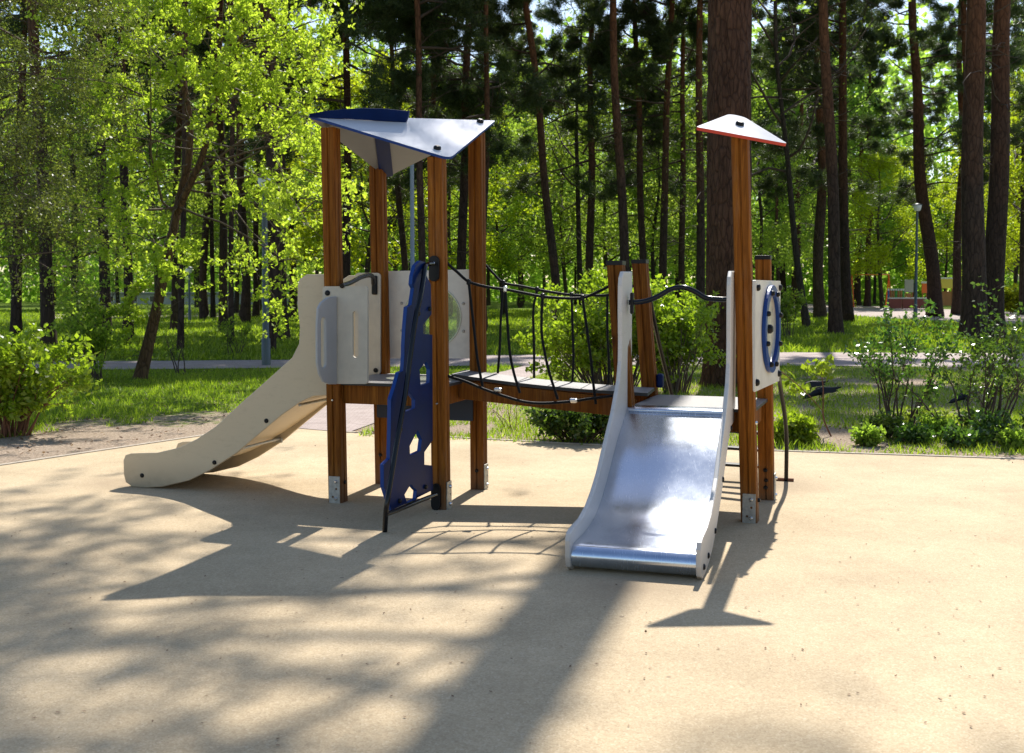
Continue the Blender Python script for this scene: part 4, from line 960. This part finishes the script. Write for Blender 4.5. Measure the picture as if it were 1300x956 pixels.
for i, (k, x, y) in enumerate(LG):
    b = gr(x, y); tree(k, (b.x, b.y), rng.uniform(.10, .17), BT, LT[k], 'green trees of the understorey: ' + k.replace('_', ' ').replace(' a', ' middle').replace(' b', ' small').replace(' c', ' far'), hs=rng.uniform(.85, 1.2), cs=rng.uniform(.9, 1.2), lean=(rng.uniform(-.04, .04), 0))
# filler pines further in and outside the frame (they throw the shade)
occ = [(gr(r_[1], r_[2]).x, gr(r_[1], r_[2]).y) for r_ in rows]; made = 0; tries = 0
while made < 30 and tries < 4000:
    tries += 1; y = 40 + 62 * rng.random() ** .8; x = rng.uniform(-1, 1) * (y * .55 + 6)
    if any((x - a) ** 2 + (y - b) ** 2 < 14 for a, b in occ): continue
    px = 650 + 1400 * x / y
    if 1085 < px < 1215 and y > 44: continue
    occ.append((x, y)); made += 1
    k = rng.choice(['pine_mid', 'pine_mid', 'pine_high', 'pine_low'])
    tree(k, (x, y), rng.uniform(.11, .2), PT, 'slender dark pine deep in the wood among many like it', 'slender pines deep in the wood', hs=rng.uniform(.9, 1.1), lean=(rng.gauss(0, .02), 0))
for i, (x, y) in enumerate([(-17, 24), (-21, 33), (19, 27), (23, 36), (-13.5, 27), (16.5, 31)]):
    pass
# -- the huge furrowed pine right behind the short tower, with sparse high limbs reaching left
def big_pine():
    b = gr(924, 490); e = empty('old_pine_tree', (b.x, b.y, 0)); tag(e, 'huge old pine with deeply furrowed reddish bark standing directly behind the short tower', 'tree')
    r0 = 58 / FPX * b.y / 2; H = 24; sides, rings = 96, 420; r = np.random.RandomState(5)
    th = np.linspace(0, 2 * math.pi, sides, endpoint=False); zz = np.linspace(-.1, 8.5, rings); TH, Z = np.meshgrid(th, zz)
    cell = np.zeros_like(TH)
    for k in range(26):
        f = r.randint(5, 17); g = r.uniform(.5, 4); ph = r.uniform(0, 6.28); cell += np.sin(f * TH + g * Z + ph + 1.2 * np.sin(2.1 * Z + k) + .8 * np.sin(5.3 * Z + 2 * k)) / 26 ** .5
    fur = -np.exp(-(cell / .42) ** 2) * .022 + np.clip(cell, -1, 1) * .004
    rad = r0 * (1 - .012 * Z) + .10 * np.exp(-Z / .35) + fur
    X = rad * np.cos(TH) + Z * -.004; Y = rad * np.sin(TH)
    v = np.stack([X, Y, Z], 2).reshape(-1, 3); idx = []
    for i in range(rings - 1):
        a = i * sides + np.arange(sides); bq = i * sides + (np.arange(sides) + 1) % sides; idx.append(np.stack([a, bq, bq + sides, a + sides], 1))
    idx = np.concatenate(idx); me = bpy.data.meshes.new('trunk'); me.from_pydata(v.tolist(), [], idx.tolist()); me.shade_smooth()
    link('trunk', me, M['old_bark'], e, True)
    me = trunk_mesh([Vector((-.03, 0, 8.4)), Vector((.03, 0, 14)), Vector((.08, .1, 20)), Vector((.1, .1, 25))], [r0 * .9, r0 * .75, r0 * .5, .05], 20); link('upper_trunk', me, M['old_bark'], e, True)
    bm = bmesh.new(); rr = random.Random(9); tuft = []; td = []
    for (z, ang, ln) in [(11.6, 3.2, 4.2), (12.0, 2.6, 4.6), (12.5, 3.7, 4.6), (13.0, 2.9, 4.4), (13.3, 3.9, 4.2), (13.8, 3.15, 5.4), (14.6, 3.0, 4.6), (15.2, 3.4, 4.6)] + [(19 + k * .35, rr.uniform(0, 6.28), 3.0 - k * .12) for k in range(14)]:
        tips = []; grow(bm, rr, Vector((-.05, 0, z)), Vector((math.cos(ang), math.sin(ang), .02)), ln, .05, 2, tips, .5, 0, (4, 6), .5, (30, 65), 4, .8, 6)
        for q in tips:
            if Vector((q.x, q.y)).length > 1.3:
                for k in range(2): tuft.append(q + Vector((rr.gauss(0, .4), rr.gauss(0, .6), rr.gauss(.0, .4)))); td.append((0, 0, 1))
    link('branches', bm_mesh(bm), M['twig'], e, True)
    link('foliage', needles_mesh('needles', np.array([tuple(q) for q in tuft]), np.array(td), np.random.RandomState(3), 14, .24, .022), M['needle'], e, True)
big_pine()

# -- the leaning maple at the left, full of small fresh leaves
def maple():
    D = gr(178, 481).y; b = gr(178, 481); e = empty('maple_tree', (b.x, b.y, 0)); tag(e, 'leaning maple with thin brown trunk and yellow green spring leaves, left of the white slide', 'tree')
    W = lambda x, y, d=0: at(x, y, D + d) - Vector((b.x, b.y, 0)); r = random.Random(21); bm = bmesh.new()
    main = smooth_path([Vector((-.03, 0, -.1)), W(190, 430), W(202, 377), W(212, 330), W(226, 262, .1), W(238, 209, .15), W(241, 157, .2), W(233, 105, .1), W(225, 42), W(217, 0, -.1), W(205, -80, -.2), W(196, -190, -.2)], 6)
    n = len(main); tube_bm(bm, main, [.095 * (1 - .8 * i / n) + .03 * math.exp(-i / 3) for i in range(n)], 12)
    sec = smooth_path([W(222, 276, .1), W(240, 236, -.1), W(257, 198, -.2), W(275, 130, -.5), W(305, 50, -.8), W(330, -40, -1.0), W(345, -120, -1.1)], 6)
    m_ = len(sec); tube_bm(bm, sec, [.065 * (1 - .75 * i / m_) for i in range(m_)], 10)
    link('trunk', bm_mesh(bm), M['maple_bark'], e, True)
    bm = bmesh.new(); tips = []
    # limbs: start on a stem, aimed at a place in the crown
    lim = []
    for i in range(30):
        src = main if r.random() < .6 else sec; k = int(len(src) * r.uniform(.28 if src is main else .05, .98)); p = src[k]
        ang = r.uniform(0, 6.28); side = 1 if math.cos(ang) > 0 else -1; ln = r.uniform(1.1, 2.6) * (1.15 if p.z < 5.5 else .9)
        lim.append((p, Vector((math.cos(ang), math.sin(ang) * .8, r.uniform(-.05, .55))), ln))
    for (x, y, d, tx, ty, td) in [(226, 262, 0, 400, 322, -1.2), (232, 240, 0, 395, 250, -1.4), (257, 198, 0, 440, 215, -1.5), (240, 180, 0, 90, 120, -.8), (241, 150, 0, 60, 60, .3), (233, 105, 0, 110, 10, -.4), (275, 130, 0, 440, 120, -1.6), (290, 90, 0, 450, 60, -1.4), (238, 209, 0, 110, 230, -1), (226, 262, 0, 150, 300, -1.2), (300, 60, 0, 420, 0, -1.2), (240, 170, 0, 330, 200, -1.8), (212, 330, 0, 160, 390, -.5), (257, 198, 0, 330, 300, -1.8), (285, 110, 0, 380, 160, -1.9), (233, 105, 0, 300, 20, -1.5), (241, 150, 0, 170, 200, -1.5), (241, 157, 0, 210, 120, -2.1)]:
        p, q = W(x, y, d), W(tx, ty, td); lim.append((p, (q - p).normalized(), (q - p).length * 1.0))
    for p, d, ln in lim: grow(bm, r, p, d, ln, .006 + .0055 * ln, 2, tips, .38, .006, (5, 7), .42, (25, 60), 5, .75, 7)
    # low sprouts on the stem
    for (x, y) in ((196, 405), (203, 370), (186, 455), (206, 345), (214, 318)):
        for k in range(3): grow(bm, r, W(x, y), Vector((r.gauss(0, 1), r.gauss(0, 1), .5)), r.uniform(.3, .7), .008, 1, tips, .4, .02, (3, 5), .5)
    bmesh.ops.delete(bm, geom=[v for v in bm.verts if (v.co.x + b.x) / (v.co.y + b.y) > -.152 - .02 * abs(v.co.z - 2.5) / 3], context='VERTS')
    link('branches', bm_mesh(bm), M['twig_pale'], e, True)
    C = np.array([tuple(t) for t in tips]); rsx = np.random.RandomState(8)
    C = C[rsx.uniform(size=len(C)) < .66]; X_, Y_, Z_ = C[:, 0] + b.x, C[:, 1] + b.y, C[:, 2]
    C = C[X_ / Y_ < -.150 - .02 * np.abs(Z_ - 2.5) / 3 + .02 * rsx.normal(size=len(C))]; print('maple clusters', len(C))
    link('foliage', leaves_mesh('leaves', C, rsx, 7, .024, .066, .045, .25), M['maple_leaf'], e, True)
maple()
# -- fine twigged olive tree at the left edge
def olive():
    b = gr(-35, 520); e = empty('budding_tree', (b.x, b.y, 0)); tag(e, 'fine twigged olive green budding tree at the left edge above the leafy shrub', 'tree')
    r = random.Random(33); bm = bmesh.new(); main = smooth_path([Vector((0, 0, -.1)), Vector((.05, 0, 1.5)), Vector((.1, .1, 3)), Vector((.2, .1, 4.6)), Vector((.3, 0, 5.6))], 6)
    tube_bm(bm, main, [.09 * (1 - .8 * i / len(main)) for i in range(len(main))], 10); link('trunk', bm_mesh(bm), M['grey_bark'], e, True)
    bm = bmesh.new(); tips = []
    for i in range(46):
        k = int(len(main) * r.uniform(.3, .9)); ang = r.gauss(0, 1.2); grow(bm, r, main[k], Vector((math.cos(ang), math.sin(ang), r.uniform(-.05, .35))), r.uniform(.8, 1.75), .016, 2, tips, .5, -.025, (5, 7), .5, (20, 60), 4, .8, 6)
    link('branches', bm_mesh(bm), M['twig_pale'], e, True); C = np.array([tuple(t) for t in tips]); rsx = np.random.RandomState(8); print('olive', len(C))
    link('foliage', leaves_mesh('leaves', C, rsx, 5, .04, .036, .022, .2), M['olive_leaf'], e, True)
olive()

# ------------------------------------------------------------------ shrubs
def shrub(name, label, px, py, wpx, ztop, leafm, twm, nst, per, ln, seed, depth=2, cat='shrub', spread=.03, thin=1.0, lean=0, group=None, fat=1.0, flat=1.0, dmin=.12):
    b = gr(px, py); e = empty(name, (b.x, b.y, 0)); tag(e, label, cat, group); half = wpx / FPX * b.y / 2; r = random.Random(seed); bm = bmesh.new(); tips = []
    for i in range(nst):
        ang = r.uniform(0, 6.28); rr = r.random() ** .6; root = Vector((math.cos(ang) * rr * half * .35, math.sin(ang) * rr * half * .3, 0)); tgt = Vector((math.cos(ang) * rr * half * .95 + lean, math.sin(ang) * rr * half * .7, ztop * r.uniform(.55, 1.0) * (1 - .25 * rr * rr)))
        grow(bm, r, root, tgt - root, (tgt - root).length * .85, (.007 + .004 * ztop) * fat, depth, tips, .35, .03, (3, 5), .42, (20, 60), 5, .85, 7)
    link('branches', bm_mesh(bm), twm, e, True); C = np.array([tuple(t) for t in tips]); C = C[C[:, 2] > dmin]; rsx = np.random.RandomState(seed); C = C[rsx.uniform(size=len(C)) < thin]
    link('foliage', leaves_mesh('leaves', C, rsx, per, spread, ln, ln * .6, .3), leafm, e, True); return e
shrub('leafy_shrub', 'big bright leafy shrub with reddish stems at the left edge of the rubber ground', 8, 553, 165, 1.12, M['bush_leaf'], M['twig_red'], 46, 4, .062, 41, thin=.5)
shrub('leafy_shrub', 'bright sunlit shrub behind the rope bridge and the two short posts', 775, 500, 190, 1.62, M['bush_leaf'], M['twig_pale'], 60, 4, .072, 42, thin=.55)
shrub('leafy_shrub', 'sunlit shrub seen under the curved grab bar, left of the huge trunk', 858, 500, 90, 1.5, M['bush_leaf'], M['twig_pale'], 36, 4, .062, 43, thin=.55)
shrub('low_shrub', 'low dark glossy shrub under the right end of the bridge beside the steel slide', 735, 560, 130, .42, M['dark_leaf'], M['twig'], 60, 5, .05, 44, 1, dmin=.02)
shrub('leafy_shrub', 'upright half shaded shrub right of the two dark birds', 1138, 548, 125, 1.28, M['dark_leaf'], M['twig'], 12, 3, .05, 45, thin=.42)
shrub('leafy_shrub', 'arching dark shrub nearest the right edge of the photo', 1248, 556, 190, 1.5, M['dark_leaf'], M['twig'], 15, 3, .05, 46, lean=.1, thin=.38)
for i_, (x_, y_, w_, z_) in enumerate([(1100, 566, 46, .16), (1124, 558, 60, .26), (1160, 563, 55, .15), (1190, 557, 66, .24), (1226, 568, 60, .2), (1262, 562, 70, .28), (1296, 571, 60, .2), (1330, 566, 80, .3), (1245, 545, 80, .22), (1175, 543, 70, .2)]):
    shrub('low_shrub', 'low loose clump of leafy ground plants along the rubber edge below the right hand shrubs', x_, y_, w_, z_, M['dark_leaf'] if i_ % 3 else M['wood_leaf'], M['twig'], 16, 3, .05, 60 + i_, 1, dmin=.01, thin=.65, group='low leafy clumps along the far rubber edge')
shrub('low_shrub', 'low pale glossy plants right of the short tower with a thin sapling behind', 1008, 564, 70, .24, M['bush_leaf'], M['twig'], 34, 4, .06, 49, 1, dmin=.02)
shrub('thin_shrub', 'thin bare stemmed shrub on the left lawn beside the leaning maple', 130, 484, 90, 1.5, M['wood_leaf'], M['twig'], 12, 3, .07, 50, 2, thin=.8)
shrub('thin_shrub', 'three nearly leafless upright stems right of the leaning maple', 232, 474, 60, 1.15, M['maple_leaf'], M['twig'], 5, 2, .05, 51, 1, thin=.15)
shrub('thin_shrub', 'few thin twigs standing in the grass under the bridge', 648, 545, 50, .55, M['dark_leaf'], M['twig_red'], 5, 2, .03, 52, 1, thin=.3, fat=.5)
shrub('clipped_bush', 'small bright green bush far off behind the right hand pair of trunks', 1290, 398, 40, 1.5, M['lime_leaf'], M['twig'], 40, 6, .16, 53, 1, spread=.1)
shrub('thin_shrub', 'slim leafy shoots at the foot of the dark pines left of the leaning maple', 112, 462, 60, 2.0, M['wood_leaf'], M['twig'], 8, 3, .07, 81, 2, thin=.6)
shrub('thin_shrub', 'sparse leafy shoots beyond the path behind the white slide top', 300, 452, 60, 1.0, M['wood_leaf'], M['twig'], 8, 3, .07, 82, 1, thin=.7)
shrub('thin_shrub', 'waist high green shoots beside the crooked dark tree right of the short tower', 1000, 430, 50, 1.6, M['wood_leaf'], M['twig'], 10, 3, .10, 83, 2, thin=.5)
# thin sapling with a tuft of leaves
def sapling():
    b = gr(1057, 554); e = empty('sapling', (b.x, b.y, 0)); tag(e, 'thin crooked sapling with a tuft of bright leaves in front of the dark birds', 'sapling'); D = b.y
    W = lambda x, y, d=0: at(x, y, D + d) - Vector((b.x, b.y, 0)); r = random.Random(4)
    st = smooth_path([Vector((0, 0, -.03)), W(1046, 533), W(1045, 512), W(1045, 492), W(1043, 475), W(1042, 458)], 5); bm = bmesh.new(); tube_bm(bm, st, [.009 - .0002 * i for i in range(len(st))], 8)
    tw = smooth_path([W(1043, 520), W(1025, 500, -.1), W(1005, 482, -.2), W(992, 472, -.3)], 5); tube_bm(bm, tw, .004, 6)
    link('stem', bm_mesh(bm), M['twig_red'], e, True); c = [W(x, y, r.uniform(-.1, .1)) for x, y in [(1024, 463), (1030, 468), (1034, 473), (1038, 466), (1042, 462), (1046, 466), (1050, 463), (1052, 455), (1054, 460), (1048, 472), (1043, 478), (1036, 476), (1030, 472), (1051, 474), (1040, 460), (998, 478), (1004, 481), (1010, 488), (1014, 493), (1020, 493), (1000, 490), (1012, 502), (1008, 508)]]
    link('foliage', leaves_mesh('leaves', np.array([tuple(q) for q in c]), np.random.RandomState(2), 6, .03, .07, .045, .3), M['bush_leaf'], e, True)
sapling()

# ------------------------------------------------------------------ far wood
def far_wood():
    r = np.random.RandomState(77); n = 100000
    y = r.uniform(108, 150, n); x = r.uniform(-1, 1, n) * 85; z = r.uniform(0, 1, n) ** 1.25 * 30
    g = cheap_noise(x, z * 1.3 + y * .3, .25, 3) + .8 * cheap_noise(x, z, .6, 4); k = (g > -.75 + z * .018) | (z < 5)
    c = np.stack([x, y, z], 1)[k]; o = link('distant_wood', leaves_mesh('leaves', c, r, 1, .5, .85, .65, .1), M['far_leaf']); tag(o, kind='stuff')
far_wood()

# ------------------------------------------------------------------ lamps, birds, far playground
def lamp(px, py, ytop, r, label, tilt=0, hw=.14, hh=.22, topx=None, metal='lamp_grey'):
    b = gr(px, py); top = at(px if topx is None else topx, ytop, b.y); e = empty('street_lamp', (b.x, b.y, 0)); tag(e, label, 'lamp post'); h = top.z
    m = bpy.data.materials.get(metal) or simple(metal, (.10, .12, .13), .5, metal=.3)
    g = bpy.data.materials.get('lamp_glass') or simple('lamp_glass', (.78, .80, .82), .3)
    bm = bmesh.new(); tube_bm(bm, [Vector((0, 0, -.05)), Vector((0, 0, .5)), Vector((0, 0, .52)), Vector((0, 0, h))], [r * 1.35, r * 1.35, r, r * .8], 14); link('pole', bm_mesh(bm), m, e, True)
    bm = bmesh.new(); tube_bm(bm, [Vector((0, 0, h)), Vector((0, 0, h + .04)), Vector((0, 0, h + hh)), Vector((0, 0, h + hh + .02))], [hw * .5, hw * .75, hw, hw * .9], 16); s = link('lamp_shade', bm_mesh(bm), g, e, True)
    bm = bmesh.new(); tube_bm(bm, [Vector((0, 0, h + hh + .02)), Vector((0, 0, h + hh + .05)), Vector((0, 0, h + hh + .10))], [hw * 1.15, hw * 1.1, .02], 16); link('cap', bm_mesh(bm), m, s, True)
lamp(338, 464, 241, .062, 'grey lamp post on the lawn in front of the thick dark pine', hw=.13, hh=.2)
lamp(524, 440, 172, .06, 'tall grey lamp post seen between the posts of the tall tower', metal='lamp_steel')
bpy.data.materials['lamp_steel'].node_tree.nodes['Principled BSDF'].inputs['Base Color'].default_value = (.25, .28, .31, 1)
lamp(1162, 405, 268, .07, 'dark lamp post with a white lantern beside the far playground', hw=.2, hh=.26)
lamp(241, 408, 347, .05, 'small far lamp post with a pale lantern beyond the left lawn', hw=.15, hh=.2)

def crow(px, py, s, head, label):
    b = gr(px, py); e = empty('crow', (b.x, b.y, 0)); tag(e, label, 'bird', 'crows feeding on the lawn'); m = bpy.data.materials.get('crow_feather') or simple('crow_feather', (.012, .012, .016), .5, spec=.25)
    D = Vector((head, -.15, 0)).normalized(); S = Vector((-D.y, D.x, 0))
    prof = [(-.27, .185, .004, .008), (-.19, .165, .018, .022), (-.12, .150, .03, .036), (-.02, .14, .046, .052), (.06, .125, .046, .050), (.11, .105, .038, .042), (.15, .085, .03, .032), (.19, .07, .031, .031), (.22, .058, .024, .024), (.235, .05, .012, .013), (.27, .035, .006, .007), (.29, .027, .001, .001)]
    bm = bmesh.new(); rings = []
    for a, z, ry, rz in prof: rings.append([bm.verts.new(D * a * s + S * (ry * s * math.cos(t)) + UP * (z * s + rz * s * math.sin(t))) for t in [2 * math.pi * k / 12 for k in range(12)]])
    for a, c in zip(rings, rings[1:]):
        for k in range(12): bm.faces.new((a[k], a[(k + 1) % 12], c[(k + 1) % 12], c[k])).smooth = True
    bm.faces.new(rings[0]); bm.faces.new(rings[-1])
    for sd in (-1, 1):
        tube_bm(bm, [D * .0 + S * .025 * s * sd + UP * .11 * s, D * .015 + S * .028 * s * sd + UP * .055 * s, S * .03 * s * sd + UP * .004], [.012 * s, .006 * s, .004 * s], 6)
        for t in (-.02, .015, .035): tube_bm(bm, [S * .03 * s * sd + UP * .006, D * t * 1.3 + S * (.03 * s * sd + t * .3) + UP * .004], .003, 4)
    link('body', bm_mesh(bm), m, e, True)
    for sd in (-1, 1):
        bm = bmesh.new(); lp = round_poly([(.07, .02), (.02, .045), (-.10, .03), (-.21, -.004), (-.12, -.03), (.03, -.035)], .02, 3); lp = [(x * s, z * s) for x, z in lp]
        plate_bm(bm, lp, S * sd * .052 * s + UP * .145 * s, D, (UP + S * sd * -.2).normalized(), S * sd, .008 * s); bevel(link('wing', bm_mesh(bm), m, e, True), .003)
crow(1043, 509.5, .98, -1, 'nearer dark crow pecking in the shaded grass behind the thin sapling')
crow(1029, 500, .95, -1, 'farther dark crow, partly hidden behind the nearer crow')
crow(1226, 515, .9, -1, 'dark crow in the shaded grass behind the arching shrub')

Pm = {k: simple(k, c, .5) for k, c in dict(maroon_board=(.24, .05, .035), pale_top=(.7, .68, .66), toy_blue=(.03, .12, .4), toy_green=(.05, .35, .08), toy_orange=(.9, .17, .03), toy_yellow=(.9, .62, .05), toy_grey=(.42, .42, .38), toy_wood=(.4, .16, .06), toy_white=(.75, .75, .75)).items()}
def bx2(name, x0, x1, y0, y1, d, th, mat, parent):
    a, b = at(x0, y1, d), at(x1, y0, d); c = (a + b) / 2; c.y = d + th / 2
    return box(name, c, Vector((1, 0, 0)), Vector((0, 1, 0)), UP, (b.x - a.x, th, b.z - a.z), mat, parent, .01)
Dp = gr(1150, 393).y
e = empty('sandbox_wall', (at(1154, 393, Dp).x, Dp, 0)); tag(e, 'low maroon play wall with a white top edge in the far playground', 'play wall')
for x0, x1 in ((1128.5, 1145), (1145.6, 1161), (1161.6, 1178)): bx2('panel', x0, x1, 379.5, 391.5, Dp, .12, Pm['maroon_board'], e)
bx2('top_rail', 1128, 1178.5, 377.8, 379.4, Dp - .04, .2, Pm['pale_top'], e)
for x in (1130, 1145, 1161, 1175): bx2('leg', x, x + 1.6, 391.6, 393.3, Dp, .1, Pm['maroon_board'], e)
D2_ = Dp + 3
e = empty('coloured_fence', (at(1139, 390, D2_).x, D2_, 0)); tag(e, 'row of blue, white, brown and green posts behind the low maroon wall', 'play fence')
for i, (x, c) in enumerate([(1127, 'toy_blue'), (1130.4, 'toy_wood'), (1133.4, 'toy_wood'), (1136.6, 'toy_green'), (1139.8, 'toy_wood'), (1143, 'toy_wood'), (1146, 'toy_green')]):
    o = bx2('stake', x, x + 2.3, 369, 387, D2_, .12, Pm[c], e); bx2('stake_cap', x, x + 2.3, 366.5, 368.9, D2_, .12, Pm['toy_white'], o)
bx2('rail', 1127, 1149, 374, 375.5, D2_ + .14, .06, Pm['toy_wood'], e)
e = empty('grey_play_board', (at(1154, 388, D2_ + 1).x, D2_ + 1, 0)); tag(e, 'grey upright board on wooden feet beside the coloured posts', 'play board')
bx2('board', 1148.5, 1160, 355, 371, D2_ + 1, .08, Pm['toy_grey'], e)
for x in (1149, 1158): bx2('leg', x, x + 1.4, 371, 388, D2_ + 1, .1, Pm['toy_wood'], e)
bx2('lower_board', 1151, 1157, 372.5, 379, D2_ + 1.02, .06, Pm['toy_wood'], e)
e = empty('orange_slide_panel', (at(1175, 388, D2_ + 2).x, D2_ + 2, 0)); tag(e, 'bright orange panel on posts left of the leaning pine', 'play panel')
bx2('panel', 1170.5, 1178, 360, 372, D2_ + 2, .1, Pm['toy_orange'], e)
for x in (1171, 1176): bx2('leg', x, x + 1.2, 372, 388, D2_ + 2, .1, Pm['toy_wood'], e)
bx2('top_rail', 1170, 1179, 357.5, 359.8, D2_ + 2, .1, Pm['toy_white'], e)
D3 = Dp + 5
e = empty('playhouse', (at(1202, 389, D3).x, D3, 0)); tag(e, 'wooden playhouse with a yellow and white roof in the far playground', 'playhouse')
for x in (1194, 1201, 1208): bx2('post', x, x + 1.4, 366, 388, D3, .12, Pm['toy_wood'], e)
bx2('wall', 1195.5, 1207.9, 370, 388, D3 + .02, .08, Pm['toy_wood'], e)
a, b = at(1193, 366, D3), at(1212, 353, D3); zl, zh = a.z, b.z; bm = bmesh.new()
vs = [bm.verts.new(v) for v in (Vector((a.x, D3 - .5, zl)), Vector((b.x, D3 - .5, zl)), Vector((b.x, D3 + .8, zl)), Vector((a.x, D3 + .8, zl)), Vector((a.x + .1, D3 + .15, zh)), Vector((b.x - .1, D3 + .15, zh)))]
for f in ((0, 1, 5, 4), (2, 3, 4, 5), (0, 4, 3), (1, 2, 5), (0, 3, 2, 1)): bm.faces.new([vs[i] for i in f])
bmesh.ops.recalc_face_normals(bm, faces=bm.faces[:]); rf2 = link('roof', bm_mesh(bm), Pm['toy_yellow'], e)
bx2('ridge_board', 1193.5, 1211.5, 352.5, 356.2, D3 + .1, .12, Pm['toy_white'], rf2)
D4 = Dp + 6
e = empty('play_fence', (at(1222, 389, D4).x, D4, 0)); tag(e, 'brown board fence between the slim pine and the massive pair of pines', 'play fence')
for z0, z1 in ((362, 366), (368, 372), (374, 378), (380, 385)): bx2('board', 1216, 1240, z0, z1, D4, .05, Pm['toy_wood'], e)
for x in (1217, 1228, 1238): bx2('post', x, x + 1.4, 360, 388, D4 + .06, .1, Pm['toy_wood'], e)
D5 = gr(1105, 390).y
e = empty('swing_frame', (at(1105, 390, D5).x, D5, 0)); tag(e, 'orange swing frame with a long thin crossbar left of the far playground', 'swing frame')
bx2('crossbar', 1081, 1129, 348, 349.2, D5, .1, Pm['toy_orange'], e)
for x, s in ((1081, 1), (1128, -1)):
    for q in (-.6, .6):
        a = at(x + .5, 348.6, D5); bm = bmesh.new(); tube_bm(bm, [a, Vector((a.x, D5 + q, 0))], .05, 8); link('leg', bm_mesh(bm), Pm['toy_orange'], e)
# low pale pavilion far off beyond the left lawn
D6 = 100.0
e = empty('pavilion', (at(330, 385, D6).x, D6, 0)); tag(e, 'long low pale building far behind the trunks left of the white slide', 'building')
a, b = at(120, 374, D6), at(400, 386, D6)
box('wall', Vector(((a.x + b.x) / 2, D6 + 2, a.z / 2)), Vector((1, 0, 0)), Vector((0, 1, 0)), UP, (b.x - a.x, 4, a.z), simple('pale_plaster', (.5, .52, .55), .8, nscale=2), e)
box('roof', Vector(((a.x + b.x) / 2, D6 + 2, a.z + .1)), Vector((1, 0, 0)), Vector((0, 1, 0)), UP, (b.x - a.x + .6, 4.6, .2), simple('grey_roofing', (.25, .26, .28), .6), e)
for i in range(9):
    x = a.x + 1.2 + i * 2.15; w = box('window', Vector((x, D6 - .01, a.z * .55)), Vector((1, 0, 0)), Vector((0, 1, 0)), UP, (1.1, .05, .6), Pm['toy_white'], e); box('pane', Vector((x, D6 - .04, a.z * .55)), Vector((1, 0, 0)), Vector((0, 1, 0)), UP, (.95, .02, .48), simple('dark_pane', (.05, .06, .07), .1) if i == 0 else bpy.data.materials['dark_pane'], w)

# ------------------------------------------------------------------ light
SV = Vector((-.225, -.86, -1.0)).normalized()        # the way the sunlight travels
elev = math.asin(-SV.z); az = math.atan2(-SV.x, -SV.y)   # compass bearing of the sun from +Y
sun_d = bpy.data.lights.new('sun', 'SUN'); sun_d.energy = 5.0; sun_d.angle = R(.53); sun_d.color = (1, .955, .88)
sun = bpy.data.objects.new('sun', sun_d); COL.objects.link(sun); sun.rotation_euler = SV.to_track_quat('-Z', 'Y').to_euler()
w = bpy.data.worlds.new('World'); scene.world = w; w.use_nodes = True; nt = w.node_tree
sky = nt.nodes.new('ShaderNodeTexSky'); sky.sky_type = 'NISHITA'; sky.sun_disc = False; sky.sun_elevation = elev; sky.sun_rotation = az
sky.air_density = 1.0; sky.dust_density = .8; sky.ozone_density = 1
bg = nt.nodes['Background']; bg.inputs['Strength']  .default_value = .12; nt.links.new(sky.outputs[0], bg.inputs[0])
vs = scene.view_settings; vs.view_transform = 'Standard'; vs.look = 'None'; vs.exposure = .64; vs.gamma = 1
c = scene.cycles; c.use_denoising = True; c.max_bounces = 8; c.transparent_max_bounces = 8; c.diffuse_bounces = 3; c.glossy_bounces = 4; c.transmission_bounces = 8
try: c.denoiser = 'OPENIMAGEDENOISE'
except Exception: pass
c.sample_clamp_indirect = 8
